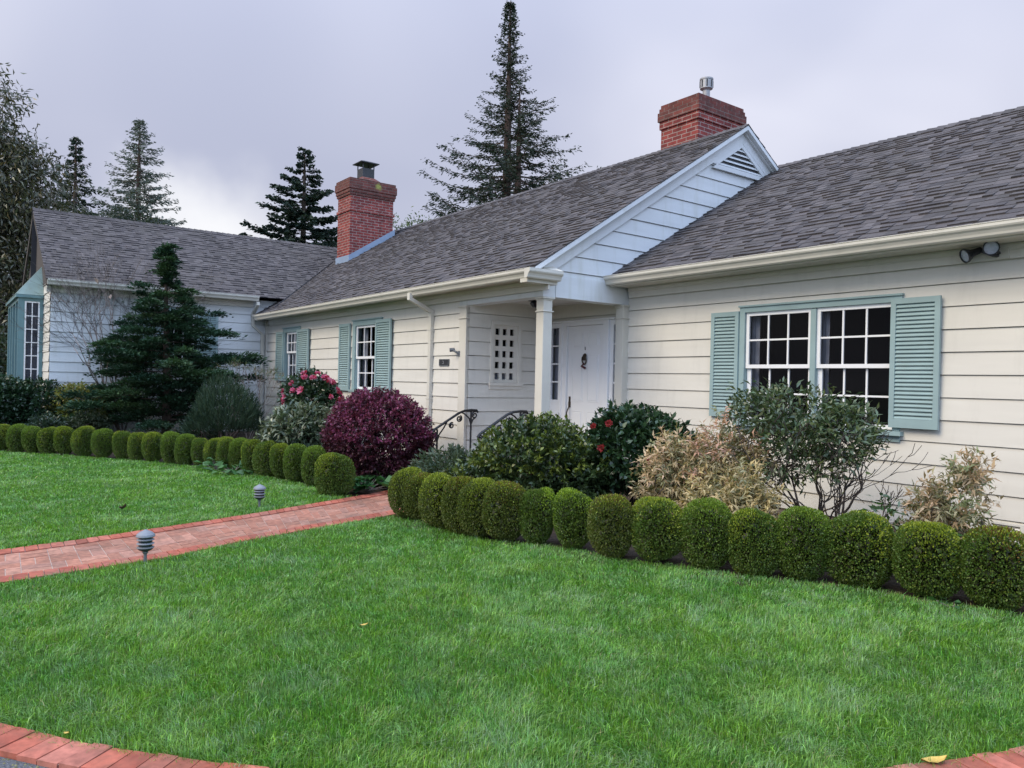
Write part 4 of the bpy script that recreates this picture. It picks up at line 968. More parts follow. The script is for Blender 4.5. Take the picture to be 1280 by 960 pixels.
m.prism([(x1 + .012, y0 - .03, roof_c(y0 - .03) + .0), (x1 + .012, y1 + .05, roof_c(y1 + .05)), (x1 + .012, y1 + .05, roof_c(y1 + .05) + .17), (x1 + .012, y0 - .03, roof_c(y0 - .03) + .17)], (.012, 0, 0))
m.prism([(x1 + .012, y0 - .015, roof_c(y0) - .02), (x0 - .03, y0 - .015, roof_c(y0) - .02), (x0 - .03, y0 - .015, roof_c(y0) + .16), (x1 + .012, y0 - .015, roof_c(y0) + .16)], (0, -.012, 0))
m.build('flashing', M['flashing'], ch)
x0, x1, y0, y1 = -9.60, -8.75, 10.50, 11.74
m = MB(); m.box(x0, x1, y0, y1, 4.4, 6.17); band(m, x0, x1, y0, y1, 6.17, 6.31, .025)
ch2 = m.build('chimney', M['brick'], house); ch2['label'] = 'broad brick chimney behind the ridge beside the gable peak'
m = MB(); band(m, x0, x1, y0, y1, 6.31, 6.47, .05); band(m, x0, x1, y0, y1, 6.47, 6.545, .030); band(m, x0, x1, y0, y1, 6.545, 6.61, .01); m.build('chimney_crown', M['brick_top'], ch2)
cx, cy = -8.93, 10.92
m = MB(); m.lathe([(.065, 6.6), (.065, 6.80), (.09, 6.82), (.112, 6.83), (.112, 6.98), (.12, 6.985), (.12, 7.01), (.04, 7.02)], (cx, cy, 0), 20); m.build('flue_cap', M['galv'], ch2)
m = MB()
for k in range(8):
    t = k * math.pi / 4; m.box(cx + .108 * math.cos(t) - .010, cx + .108 * math.cos(t) + .010, cy + .108 * math.sin(t) - .010, cy + .108 * math.sin(t) + .010, 6.85, 6.97)
m.build('flue_louvre', M['dark_metal'], ch2)
# ------------------------------------------------------------------ plants
def unit(a): return a / np.maximum(np.linalg.norm(a, axis=-1, keepdims=True), 1e-9)
def leaf_geo(P, D, L, W, r, up=0.8, fold=.12, droop=.12):
    """one folded diamond leaf per row; top faces lean upward by 'up'"""
    n = len(P); D = unit(D)
    N = unit(r.normal(0, 1, (n, 3)) * (1 - up) + np.array([0, 0, 1.0]) * up + r.normal(0, .25, (n, 3)))
    N = unit(N - D * (N * D).sum(-1, keepdims=True)); S = np.cross(D, N)
    L = np.broadcast_to(np.asarray(L, float).reshape(-1, 1) if np.ndim(L) else L, (n, 1)); W = np.broadcast_to(np.asarray(W, float).reshape(-1, 1) if np.ndim(W) else W, (n, 1))
    V = np.stack([P, P + D * L * .48 + S * W * .5 + N * W * fold, P + D * L - N * L * droop, P + D * L * .48 - S * W * .5 + N * W * fold], 1)
    F = np.arange(n)[:, None] * 4 + np.array([[0, 1, 2, 3]])
    return V.reshape(-1, 3), F
def pick(r, cols, n, var=.2, weights=None):
    c = np.array(cols)[r.choice(len(cols), n, p=weights)]
    return c * r.uniform(1 - var, 1 + var, (n, 1))
def lump(D, seed, amt=.14, k=9):
    r = np.random.default_rng(seed); out = np.zeros(len(D))
    for _ in range(k):
        a = unit(r.normal(0, 1, 3)) * r.uniform(1.5, 5); out += np.sin(D @ a + r.uniform(0, 6.28))
    return 1 + amt * out / 3

def shrub_leaves(r, rad, clumps, per, L, W, cols, weights=None, inner=.35, lumps=.14, spread=.9, zmin=-.75, tip_cols=None, up=.7, droop=.15, seed=0, twig=.10, var=.22):
    """rosettes of leaves on twig ends filling an ellipsoid, centred on 0"""
    D = unit(r.normal(0, 1, (clumps * 2, 3))); D = D[D[:, 2] > zmin][:clumps]; m = len(D)
    t = 1 - inner * r.uniform(0, 1, m) ** 1.6
    R = np.array(rad) * (t * lump(D, seed, lumps))[:, None]
    P = D * R
    A = unit(D / np.array(rad) + np.array([0, 0, .35]) + r.normal(0, .3, (m, 3)))      # twig direction
    PP = np.repeat(P, per, 0); AA = np.repeat(A, per, 0); n = len(PP)
    DD = unit(AA + r.normal(0, 1, (n, 3)) * spread)
    PP = PP + AA * r.uniform(-twig, twig * .3, (n, 1)) + DD * r.uniform(0, .25, (n, 1)) * np.asarray(L).mean()
    Ls = L * r.uniform(.65, 1.25, n); Ws = W * r.uniform(.7, 1.25, n)
    C = np.repeat(pick(r, cols, m, var * .7, weights), per, 0) * r.uniform(1 - var, 1 + var, (n, 1))
    if tip_cols is not None:
        tt = np.repeat((t > .86) & (r.uniform(0, 1, m) < .6) & (D[:, 2] > .05), per)
        C[tt] = pick(r, tip_cols, tt.sum(), var)
    V, F = leaf_geo(PP, DD, Ls, Ws, r, up=up, droop=droop)
    return V, F, np.repeat(C, 4, 0)
def stems_mb(r, rad, k, base=(0, 0, -1), r0=.018, n=5):
    m = MB()
    for _ in range(k):
        d = unit(r.normal(0, 1, 3)); d[2] = abs(d[2]) * .8 - .1
        e = d * np.array(rad) * r.uniform(.75, .97); b = np.array([r.normal(0, rad[0] * .12), r.normal(0, rad[1] * .12), -rad[2]])
        pts = [b + (e - b) * t + np.array([r.normal(0, .03), r.normal(0, .03), .10 * math.sin(t * 3.1) * rad[2]]) for t in np.linspace(0, 1, 6)]
        m.tube(pts, [r0 * (1 - .75 * t) for t in np.linspace(0, 1, 6)], n)
    return m
def shrub(name, label, cat, base, rad, clumps, per, L, W, cols, mat='leaf', seed=1, stems=9, stem_mat='darktwig', lift=0.0, group=None, extra=None, **kw):
    """Empty at the foot > foliage, stems (and flowers)"""
    r = np.random.default_rng(seed)
    root = empty(name, base, label, cat, group)
    off = np.array(base) + np.array([0, 0, rad[2] * .86 + lift])
    V, F, C = shrub_leaves(r, rad, clumps, per, L, W, cols, seed=seed, **kw)
    if extra is not None:
        Vs, Fs, Cs = [V], [F], [C]; b = len(V)
        for (o2, rad2, cl2, cols2) in extra:
            v, f, c = shrub_leaves(r, rad2, cl2, per, L, W, cols2 or cols, seed=seed + 5 + b, **kw)
            Vs.append(v + np.array(o2)); Fs.append(f + b); Cs.append(c); b += len(v)
        V, F, C = np.concatenate(Vs), np.concatenate(Fs), np.concatenate(Cs)
    V = V + off; V[:, 2] = np.maximum(V[:, 2], base[2] + .01 + .02 * r.uniform(0, 1, len(V)))
    np_mesh('foliage', V, [F], M[mat], root, C)
    m = stems_mb(r, (rad[0], rad[1], rad[2] * .86 + lift), stems); m.v = [(a + off[0], b + off[1], c + off[2] ) for a, b, c in m.v]
    m.build('stem', M[stem_mat], root, smooth=True)
    return root, off
def flower(mb_list, p, out, size, cols, r, petals=9):
    out = unit(np.asarray(out, float)); n = petals * 2
    u = unit(np.cross(out, [.3, .5, .81])); w = np.cross(out, u)
    P, D, C = [], [], []
    for k in range(n):
        a = 2 * math.pi * k / petals + (k // petals) * .35; tilt = .35 if k < petals else 1.0
        D.append((u * math.cos(a) + w * math.sin(a)) + out * tilt); P.append(np.array(p) + D[-1] * size * .05); C.append(np.array(cols[r.integers(len(cols))]) * r.uniform(.8, 1.15))
    D = unit(np.array(D)); V, F = leaf_geo(np.array(P), D, np.full(n, size * .6) * r.uniform(.8, 1.1, n), np.full(n, size * .5), r, up=.0, droop=-.05)
    mb_list.append((V, F, np.repeat(np.array(C), 4, 0)))
def build_flowers(lst, root, name='flower'):
    b = 0; Vs, Fs, Cs = [], [], []
    for V, F, C in lst:
        np_mesh(name, V, [F], M['petal'], root, C)

# --- clipped boxwood balls: three shared foliage meshes per tint, each ball an object with its own stem
def box_mesh(seed, cols, tips, tip_zone=.15):
    r = np.random.default_rng(seed)
    n = 12500
    D = unit(r.normal(0, 1, (n, 3)))
    ex = 2.9
    q = (np.abs(D[:, 0]) ** ex + np.abs(D[:, 1]) ** ex + np.abs(D[:, 2]) ** ex) ** (-1 / ex)
    taper = np.where(D[:, 2] < 0, 1 - .30 * D[:, 2] ** 2, 1.0)
    t = (1 - .16 * r.uniform(0, 1, n) ** 1.5) * lump(D, seed, .07)
    P = D * q[:, None] * t[:, None] * np.array([.5, .5, .5]); P[:, :2] *= taper[:, None]
    A = unit(D + r.normal(0, .55, (n, 3)) + np.array([0, 0, .25]))
    C = pick(r, cols, n, .28)
    pn = lump(D, seed + 9, .9)
    isT = (r.uniform(0, 1, n) < np.clip((D[:, 2] - tip_zone + .15) * 1.3 + (pn - 1) * .5, 0.02, .85)) & (t > .93)
    C[isT] = pick(r, tips, isT.sum(), .25)
    V, F = leaf_geo(P, A, .034 * r.uniform(.7, 1.3, n), .024 * r.uniform(.8, 1.2, n), r, up=.35, droop=.1)
    # brown twiggy heart behind the leaves
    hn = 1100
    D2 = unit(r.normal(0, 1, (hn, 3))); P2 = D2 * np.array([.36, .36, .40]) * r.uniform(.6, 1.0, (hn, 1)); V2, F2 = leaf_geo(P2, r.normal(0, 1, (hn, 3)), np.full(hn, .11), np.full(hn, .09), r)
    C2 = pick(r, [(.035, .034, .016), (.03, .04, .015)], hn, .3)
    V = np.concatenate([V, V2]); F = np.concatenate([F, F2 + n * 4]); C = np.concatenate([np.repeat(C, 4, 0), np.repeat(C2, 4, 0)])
    o = np_mesh('boxwood_ball', V, [F], M['leaf'], None, C)
    me = o.data; bpy.data.objects.remove(o); return me
G1 = [(.088, .148, .022), (.070, .126, .022), (.105, .168, .027), (.098, .132, .020)]
G2 = [(.110, .135, .024), (.090, .118, .021), (.128, .150, .027), (.076, .114, .021)]
T_LIME = [(.22, .32, .024), (.18, .27, .022)]; T_OLIVE = [(.25, .295, .030), (.21, .26, .028)]; T_RED = [(.14, .085, .022), (.12, .10, .02)]
box_green = [box_mesh(51, G1, T_OLIVE, .25), box_mesh(52, G1, [(.17, .25, .03), (.14, .22, .028)], .2), box_mesh(53, G1, T_OLIVE, .1)]
box_olive = [box_mesh(54, G2, T_OLIVE, .1), box_mesh(55, G2, T_RED + T_OLIVE, .25)]
box_lime = [box_mesh(56, G1, T_LIME, .15), box_mesh(57, G1, T_LIME, .0)]
box_red = [box_mesh(58, G1, T_OLIVE + T_RED + T_RED, .3)]
st = MB()
for k in range(4):
    a_ = k * 1.6; st.tube([(.015 * math.cos(a_), .015 * math.sin(a_), -.52), (.05 * math.cos(a_), .05 * math.sin(a_), -.3), (.16 * math.cos(a_), .16 * math.sin(a_), -.05)], [.03, .024, .012], 5)
so = st.build('stem', M['twig']); stem_me = so.data; bpy.data.objects.remove(so)
ORD = ['first', 'second', 'third', 'fourth', 'fifth', 'sixth', 'seventh', 'eighth', 'ninth', 'tenth', 'eleventh', 'twelfth', 'thirteenth', 'fourteenth', 'fifteenth', 'sixteenth', 'seventeenth', 'eighteenth', 'nineteenth', 'twentieth', 'twenty-first', 'twenty-second', 'twenty-third', 'twenty-fourth']
def box_ball(h, me, label, group, rot):
    x, y = hedge_center(h)
    h = (h[0], h[1], h[2] - (1.5 - h[2]) / math.hypot(h[0], h[1]) * h[3] * .45 - .012, h[3])
    o = bpy.data.objects.new('boxwood_ball', me); COL.objects.link(o)
    o.location = (x, y, h[2] * .5 + .02); k_ = random.uniform(.93, 1.04); o.scale = (h[3] * .99 * k_, h[3] * .99 * k_, h[2] * 1.04 * random.uniform(.96, 1.04)); o.rotation_euler = (random.uniform(-.06, .06), random.uniform(-.06, .06), rot)
    tag(o, label, 'boxwood', group)
    s = bpy.data.objects.new('stem', stem_me); COL.objects.link(s); s.parent = o
    return o
kind_r = [box_olive[0], box_olive[1], box_olive[0], box_olive[1], box_olive[0], box_olive[1], box_lime[0], box_lime[1], box_olive[1], box_green[2], box_green[1], box_green[0], box_green[1], box_green[0], box_green[2], box_green[1], box_red[0], box_green[0]]
note_r = {6: ' with bright lime tips', 7: ' with the brightest lime crown', 8: ' with a bronzed crown'}
vis_r = [h for h in HEDGE_R]
for i, h in enumerate(HEDGE_R):
    lab = '%s boxwood ball%s from the brick path in the right hedge' % (ORD[i], note_r.get(i, ''))
    me = kind_r[i]
    if i == 15: me = box_red[0]
    if i >= 16: me = box_green[i % 3]
    if i == 15: lab = 'sixteenth boxwood ball from the brick path, reddish patch on top, by the foundation vent'
    box_ball(h, me, lab, 'boxwood balls edging the right lawn', i * 1.7)
NL = len(HEDGE_L)
for i, h in enumerate(HEDGE_L):
    k = NL - 1 - i
    lab = '%s boxwood ball from the brick path in the left hedge' % ORD[k] if k else 'large boxwood ball ending the left hedge at the brick path'
    box_ball(h, box_green[(i * 2 + i // 3) % 3], lab, 'boxwood balls edging the left lawn', i * 2.3)

# --- shrubs of the right bed
r0 = np.random.default_rng(99)
root, off = shrub('evergreen_shrub', 'broad glossy evergreen shrub hiding the porch steps, yellowish young tips', 'shrub', (-6.75, 5.35, .03), (.86, .62, .57), 1700, 11, .058, .029,
      [(.035, .062, .022), (.05, .08, .03), (.03, .052, .022), (.06, .095, .032)], 'gloss_leaf', 61, tip_cols=[(.13, .16, .025), (.10, .14, .03)], lumps=.12, spread=.8,
      extra=[((-.45, -.32, -.22), (.52, .45, .36), 420, None), ((.40, .22, -.06), (.55, .5, .54), 480, None)])
root, off = shrub('evergreen_shrub', 'low grey-green shrub with narrow leaves at the foot of the iron handrail', 'shrub', (-7.90, 5.00, .02), (.46, .42, .34), 560, 10, .072, .023,
      [(.07, .10, .06), (.09, .12, .075), (.055, .085, .05)], 'leaf', 62, spread=.7, lumps=.15)
root, off = shrub('camellia', 'dark green camellia with a few red flowers in front of the door', 'shrub', (-6.03, 6.30, .03), (.76, .58, .56), 1350, 9, .078, .044,
      [(.022, .052, .022), (.030, .066, .028), (.040, .080, .034), (.018, .042, .02)], 'gloss_leaf', 63, lift=.17, lumps=.13, spread=.85)
fl = []
for px_, py_, pz_ in ((-6.30, 5.90, 1.02), (-6.02, 5.86, 1.07), (-5.92, 5.66, .82), (-5.40, 5.86, .72)):
    flower(fl, (px_, py_, pz_), (.5, -1, .3), .085, [(.34, .045, .04), (.42, .08, .07), (.28, .03, .035)], r0)
build_flowers(fl, root)
def tan_shrub(label, base, rad, seed, clumps, cols, tips, extra=None):
    return shrub('tan_shrub', label, 'shrub', base, rad, int(clumps * 3.0), 14, .062, .019, cols, 'leaf', seed, stems=12, stem_mat='darktwig', lumps=.25, spread=.75, up=.5, droop=.6, tip_cols=tips, inner=.6, extra=extra, twig=.16)
TAN = [(.40, .30, .17), (.47, .35, .20), (.32, .27, .15), (.27, .27, .15)]; TANT = [(.56, .38, .25), (.52, .37, .23), (.60, .45, .27)]
tan_shrub('tall tan-leaved shrub with drooping tassels beside the red camellia', (-5.08, 5.82, .03), (.38, .36, .56), 64, 130, TAN, TANT, [((.02, .05, .28), (.26, .26, .26), 50, None)])
tan_shrub('tan-leaved shrub with rosy tips under the left teal shutter', (-4.66, 6.05, .03), (.42, .36, .60), 65, 150, TAN, [(.52, .31, .22), (.46, .28, .19)], [((.22, .1, .30), (.26, .26, .24), 60, None)])
tan_shrub('low straw-coloured shrub just behind the right hedge', (-4.18, 5.70, .03), (.56, .32, .40), 66, 170, [(.36, .29, .15), (.42, .33, .17), (.28, .27, .16)], [(.54, .43, .21), (.50, .37, .18)])
tan_shrub('small loose tan-tipped shrub near the foundation vent', (-2.84, 6.55, .03), (.34, .30, .44), 67, 95, [(.30, .27, .16), (.22, .25, .13), (.36, .27, .17)], [(.52, .36, .22), (.48, .33, .21)], [((.16, .05, .42), (.19, .18, .24), 40, None), ((-.1, 0, .15), (.2, .2, .2), 20, None)])

# open shrub with bare forked stems and a dark leafy top, before the wide window
def fork(m, r, p, d, L, rad, depth, tips, bend=.25, minr=.0035, split=.5, upv=.08, nseg=3):
    p = np.array(p, float); d = unit(np.array(d, float)); pts = [p.copy()]
    for _ in range(nseg):
        d = unit(d + r.normal(0, bend, 3) * .5 + np.array([0, 0, upv])); p = p + d * L / nseg; pts.append(p.copy())
    m.tube(pts, list(np.linspace(rad, rad * .72, len(pts))), 5 if rad > .008 else 4, cap=False)
    if depth <= 0: tips.append((p.copy(), d.copy())); return
    for k in range(2 if r.uniform() < .8 else 3):
        q = unit(np.cross(d, r.normal(0, 1, 3))); nd = unit(d + q * split * r.uniform(.6, 1.3))
        fork(m, r, p, nd, L * r.uniform(.68, .92), max(rad * .66, minr), depth - 1, tips, bend, minr, split, upv, nseg)
r = np.random.default_rng(77)
B0 = np.array([-3.80, 6.42, .03])
root = empty('open_shrub', tuple(B0), 'open shrub with bare forked stems and dark leafy top in front of the wide window', 'shrub')
m = MB(); tips = []
for k in range(9):
    a_ = 2 * math.pi * k / 9 + r.uniform(-.3, .3); t_ = r.uniform(.25, .85)
    fork(m, r, B0 + np.array([.05 * math.cos(a_), .04 * math.sin(a_), 0]), (math.cos(a_) * t_ * 1.0 - .05, math.sin(a_) * t_ * .75 - .05, 1), .36 * r.uniform(.75, 1.2), .017 * r.uniform(.6, 1.15), 4, tips, .40, .0032, .55, .07)
stem_m = m
P, D = [], []
CROWN = [((-4.15, 6.38, 1.30), (.62, .45, .24)), ((-3.85, 6.36, 1.08), (.66, .45, .22)), ((-3.62, 6.40, 1.12), (.32, .34, .22)), ((-4.45, 6.35, 1.22), (.36, .38, .24)), ((-3.95, 6.3, .82), (.50, .4, .16))]
for c_, rad_ in CROWN:
    n_ = 95 if rad_[0] > .6 else 55
    d_ = unit(r.normal(0, 1, (n_, 3))); q = np.array(c_) + d_ * np.array(rad_) * (r.uniform(.3, 1, (n_, 1)) ** .5)
    P.append(q); D.append(unit(d_ + np.array([0, 0, .6])))
low = [t for t in tips if t[0][2] < .9][:8]
if low: P.append(np.array([t[0] for t in low])); D.append(np.array([t[1] for t in low]))
P = np.concatenate(P); D = np.concatenate(D); n_ = len(P)
per = 14; PP = np.repeat(P, per, 0); DD = unit(np.repeat(D, per, 0) * .8 + r.normal(0, .75, (n_ * per, 3)))
V, F = leaf_geo(PP + r.normal(0, .045, PP.shape), DD, .074 * r.uniform(.6, 1.3, len(PP)), .026 * r.uniform(.7, 1.2, len(PP)), r, up=.65, droop=.2)
np_mesh('foliage', V, [F], M['gloss_leaf'], root, np.repeat(pick(r, [(.055, .088, .045), (.07, .108, .05), (.09, .13, .062), (.10, .125, .045)], len(PP), .25), 4, 0))
m = stem_m                              # twigs that carry the leafy crown
for q in P[::2]:
    s_ = min(tips, key=lambda t: np.linalg.norm(t[0] - q))[0]
    m.tube([s_, (s_ + q) / 2 + r.normal(0, .02, 3), q], [.005, .004, .002], 4, cap=False)
m.build('stem', M['darktwig'], root, smooth=True)

def rosette(name, label, base, n, size, cols, seed, h=.2, cat='plant', flat=.5):
    r = np.random.default_rng(seed); a_ = r.uniform(0, 6.28, n); tt = r.uniform(.2, 1, n)
    P = np.stack([base[0] + np.cos(a_) * tt * size, base[1] + np.sin(a_) * tt * size, base[2] + h * r.uniform(.25, 1, n) * (1.1 - tt * .5)], -1)
    D = np.stack([np.cos(a_), np.sin(a_), r.uniform(-.2, .5, n)], -1)
    V, F = leaf_geo(P, D, size * .55 * r.uniform(.6, 1.1, n), size * .48 * r.uniform(.7, 1.1, n), r, up=.85, droop=.15)
    root = empty(name, base, label, cat)
    np_mesh('foliage', V, [F], M['leaf'], root, np.repeat(pick(r, cols, n, .2), 4, 0))
    m = MB()
    for q in P[::2]: m.tube([(base[0] + r.normal(0, .02), base[1] + r.normal(0, .02), base[2] - .02), tuple(q)], [.006, .003], 4, cap=False)
    m.build('stem', M['twig'], root)
    return root
LG = [(.06, .15, .05), (.05, .12, .045), (.08, .18, .06)]
rosette('broadleaf_plant', 'broad-leaved green plant left of the small tan-tipped shrub', (-3.22, 6.30, .03), 40, .26, LG, 71, h=.55)
rosette('broadleaf_plant', 'broad-leaved green plant right of the small tan-tipped shrub', (-2.52, 6.45, .03), 34, .24, LG, 72, h=.46)
rosette('broadleaf_plant', 'low green clump by the foundation vent at the right edge', (-2.2, 6.75, .03), 24, .2, LG, 73, h=.22)
rosette('weed', 'small pale weed between the last boxwood balls', (-2.38, 5.62, .02), 10, .10, LG, 74, h=.06)
rosette('broadleaf_plant', 'low green plant under the camellia', (-5.45, 5.55, .03), 34, .24, LG, 75, h=.16)
rosette('weed', 'weeds at the foot of the middle left hedge', (-11.95, 3.66, .02), 40, .34, LG, 76, h=.10)
rosette('weed', 'pale weed growing up a left hedge ball', (-12.45, 3.55, .02), 26, .26, LG, 77, h=.20)
rosette('groundcover_clump', 'ferny green clump at the foot of the purple shrub', (-9.30, 4.62, .03), 90, .34, [(.04, .12, .04), (.055, .15, .05)], 78, h=.16)
rosette('groundcover_clump', 'green clump under the purple shrub beside the porch', (-9.75, 5.1, .03), 60, .3, [(.035, .10, .035), (.05, .12, .045)], 79, h=.14)

# stone in the bed
m = MB(); rr = random.Random(4); c_ = (-5.15, 5.75)
pts = [(c_[0] + .14 * math.cos(a_) * rr.uniform(.8, 1.1), c_[1] + .10 * math.sin(a_) * rr.uniform(.8, 1.1), z_) for z_ in (.0, .09) for a_ in [k * .785 for k in range(8)]] 
pts += [(c_[0] + .08 * math.cos(k * .785), c_[1] + .06 * math.sin(k * .785), .15 + rr.uniform(-.02, .02)) for k in range(8)]
m.add(pts, [(i, (i + 1) % 8, 8 + (i + 1) % 8, 8 + i) for i in range(8)] + [(8 + i, 8 + (i + 1) % 8, 16 + (i + 1) % 8, 16 + i) for i in range(8)] + [tuple(range(16, 24))])
tag(m.build('rock', M['rock'], bevel=.02), 'brown stone half hidden under the tan shrubs', 'rock')

# --- shrubs of the left bed
root, off = shrub('purple_shrub', 'rounded purple-leaved shrub beside the porch', 'shrub', (-10.02, 5.10, .03), (.86, .78, .70), 3600, 12, .046, .025,
      [(.075, .020, .034), (.054, .015, .026), (.100, .026, .046), (.042, .014, .021)], 'leaf', 81, tip_cols=[(.21, .045, .105), (.165, .036, .08)], lumps=.07, spread=.9, inner=.28, lift=-.02)
root, off = shrub('pale_leaved_shrub', 'grey-green shrub with long pale leaves left of the purple shrub', 'shrub', (-11.75, 4.62, .03), (.66, .60, .54), 760, 9, .115, .040,
      [(.065, .095, .055), (.085, .12, .066), (.05, .075, .042), (.11, .135, .085)], 'gloss_leaf', 82, lumps=.16, spread=.8, droop=.35, tip_cols=[(.17, .19, .12)], lift=.04)
root, off = shrub('camellia', 'camellia covered in pink flowers below the far small window', 'shrub', (-13.0, 5.30, .05), (.66, .50, .46), 640, 8, .085, .05,
      [(.025, .052, .026), (.035, .065, .03), (.05, .08, .04)], 'gloss_leaf', 83, lift=.66, lumps=.2)
fl = []
for k in range(22):
    dd = unit(r0.normal(0, 1, 3))
    while dd @ np.array([.93, -.37, 0]) < .1 or dd[2] < -.15: dd = unit(r0.normal(0, 1, 3))
    flower(fl, off + dd * np.array([.72, .52, .50]) * .97, dd, r0.uniform(.09, .15), [(.52, .08, .16), (.62, .16, .27), (.42, .04, .07), (.68, .25, .34)], r0, 8)
build_flowers(fl, root)
# dark needle-leaved bush
r = np.random.default_rng(84)
bs = (-14.55, 4.25, .04)
root = empty('needle_bush', bs, 'dark bushy shrub with upright needle foliage between conifer and pink camellia', 'shrub')
n_ = 7000; D = unit(r.normal(0, 1, (n_, 3))); D[:, 2] = np.abs(D[:, 2]) * 1.0 - .25; D = unit(D)
P = np.array(bs) + np.array([0, 0, .55]) + D * np.array([.92, .74, .70]) * (1 - .45 * r.uniform(0, 1, (n_, 1)) ** 1.5) * lump(D, 84, .22)[:, None]
P[:, 2] = np.maximum(P[:, 2], .06)
V, F = leaf_geo(P, unit(D * .6 + np.array([0, 0, .9]) + r.normal(0, .35, (n_, 3))), .15 * r.uniform(.6, 1.2, n_), .012 * r.uniform(.8, 1.3, n_), r, up=.2, droop=.05)
np_mesh('foliage', V, [F], M['needle'], root, np.repeat(pick(r, [(.024, .048, .028), (.034, .060, .034), (.046, .076, .042), (.018, .036, .022)], n_, .25), 4, 0))
m = stems_mb(r, (.7, .6, .6), 10); m.v = [(a_ + bs[0], b_ + bs[1], c_ + bs[2] + .6) for a_, b_, c_ in m.v]; m.build('stem', M['darktwig'], root)
shrub('spirea', 'yellow-green bronze-tipped rounded shrub left of the conifer', 'shrub', (-18.0, 2.42, .18), (.70, .62, .60), 1000, 9, .060, .032,
      [(.15, .18, .045), (.12, .155, .04), (.18, .18, .055)], 'leaf', 85, tip_cols=[(.25, .26, .075), (.27, .22, .07)], lumps=.1, lift=.02)
shrub('holly_hedge', 'dark green glossy hedge below the bay window', 'hedge', (-18.45, .85, .16), (1.05, .70, .68), 2000, 9, .07, .044,
      [(.022, .052, .024), (.030, .066, .030), (.018, .042, .02)], 'gloss_leaf', 86, lumps=.07, lift=.05, extra=[((-1.2, -.7, .0), (1.1, .7, .60), 420, None), ((.15, .75, -.04), (.65, .6, .60), 700, None)])
shrub('evergreen_shrub', 'low blue-green shrub in front of the dark hedge', 'shrub', (-17.3, 1.72, .14), (.50, .42, .30), 260, 8, .065, .03, [(.035, .065, .04), (.05, .08, .05), (.028, .05, .03)], 'gloss_leaf', 87)
shrub('evergreen_shrub', 'low grey-green shrub under the yellow-green shrub', 'shrub', (-17.0, 2.35, .15), (.55, .42, .34), 300, 8, .065, .026, [(.05, .075, .045), (.065, .09, .055), (.04, .06, .035)], 'leaf', 88)
shrub('evergreen_shrub', 'dark low shrub at the foot of the conifer on its right', 'shrub', (-15.7, 4.15, .08), (.48, .42, .34), 260, 8, .06, .03, [(.02, .042, .024), (.03, .055, .03)], 'gloss_leaf', 89)

# conifer with flat layered sprays in front of the left wing
r = np.random.default_rng(91)
CB = np.array([-17.05, 3.80, .18])
root = empty('layered_conifer', tuple(CB), 'dark green conifer with layered flat sprays in front of the left wing', 'tree')
m = MB(); H = 4.02
m.tube([CB + np.array([0.03 * math.sin(t * 5), .03 * math.cos(t * 4), t * H]) for t in np.linspace(-.02, .99, 10)], list(np.linspace(.11, .012, 10)), 8)
prof = [(0.05, 1.10), (.12, 1.38), (.22, 1.48), (.32, 1.50), (.42, 1.55), (.50, 1.25), (.58, 1.12), (.66, .90), (.73, .58), (.78, .30), (.83, .13), (.92, .13), (1.0, .05)]
pz = [a_[0] for a_ in prof]; pr = [a_[1] for a_ in prof]
PP, DD, CC = [], [], []
SIDE = np.array([.60, .80, 0])
def pad(c, d, size):
    n_ = int(300 * size / .3)
    a_ = unit(np.array([d[0], d[1], 0]) + 1e-6); s_ = np.array([-a_[1], a_[0], 0])
    u = r.normal(0, .42, n_); w = r.normal(0, .36, n_); k = np.clip(u * u + w * w, 0, 1.2)
    q = c + a_ * (u * size)[:, None] + s_ * (w * size)[:, None] + np.array([0, 0, 1.0]) * (size * (.13 - .24 * k) + r.normal(0, .07 * size + .012, n_))[:, None]
    dd = unit(a_ * (.7 + u)[:, None] + s_ * (w * 1.6)[:, None] + np.array([0, 0, .35]) + r.normal(0, .35, (n_, 3)))
    PP.append(q); DD.append(dd)
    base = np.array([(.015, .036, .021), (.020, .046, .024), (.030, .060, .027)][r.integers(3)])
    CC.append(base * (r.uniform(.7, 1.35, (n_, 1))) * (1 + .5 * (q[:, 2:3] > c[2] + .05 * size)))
nb = 104
for i in range(nb):
    t = .08 + .91 * (i + r.uniform(0, 1)) / nb; R_ = np.interp(t, pz, pr) * r.uniform(.38, 1.28)
    az = i * 2.399 + r.normal(0, .3); d = np.array([math.cos(az), math.sin(az), 0]); 
    if d @ np.array([1, 0, 0]) < -.2: R_ = min(R_, 1.15)
    if t > .72: R_ *= .9
    z0_ = CB[2] + t * H; tip = CB + d * R_ + np.array([0, 0, t * H - .10 * R_ + .10 * R_ * R_ * .4])
    st_ = np.array([CB[0], CB[1], z0_ - .05 * R_])
    m.tube([st_, st_ + (tip - st_) * .5 + np.array([0, 0, .02]), tip], [.022 * (1.1 - t) + .004, .012 * (1.1 - t) + .003, .003], 4, cap=False)
    npad = 1 + int(R_ / .42)
    for k in range(npad):
        f_ = 1 - k * .36 / max(R_, .4)
        if f_ < .25: break
        c_ = st_ + (tip - st_) * f_ + np.array([r.normal(0, .05), r.normal(0, .05), .03])
        pad(c_, d, (.13 if t > .77 else .20 + .13 * (1 - t)) * r.uniform(.6, 1.3))
m.build('trunk', M['bark'], root, smooth=True)
PP = np.concatenate(PP); DD = np.concatenate(DD); CC = np.concatenate(CC)
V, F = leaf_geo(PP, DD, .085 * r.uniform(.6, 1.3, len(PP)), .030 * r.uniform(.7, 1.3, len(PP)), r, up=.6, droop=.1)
np_mesh('crown', V, [F], M['needle'], root, np.repeat(CC, 4, 0))

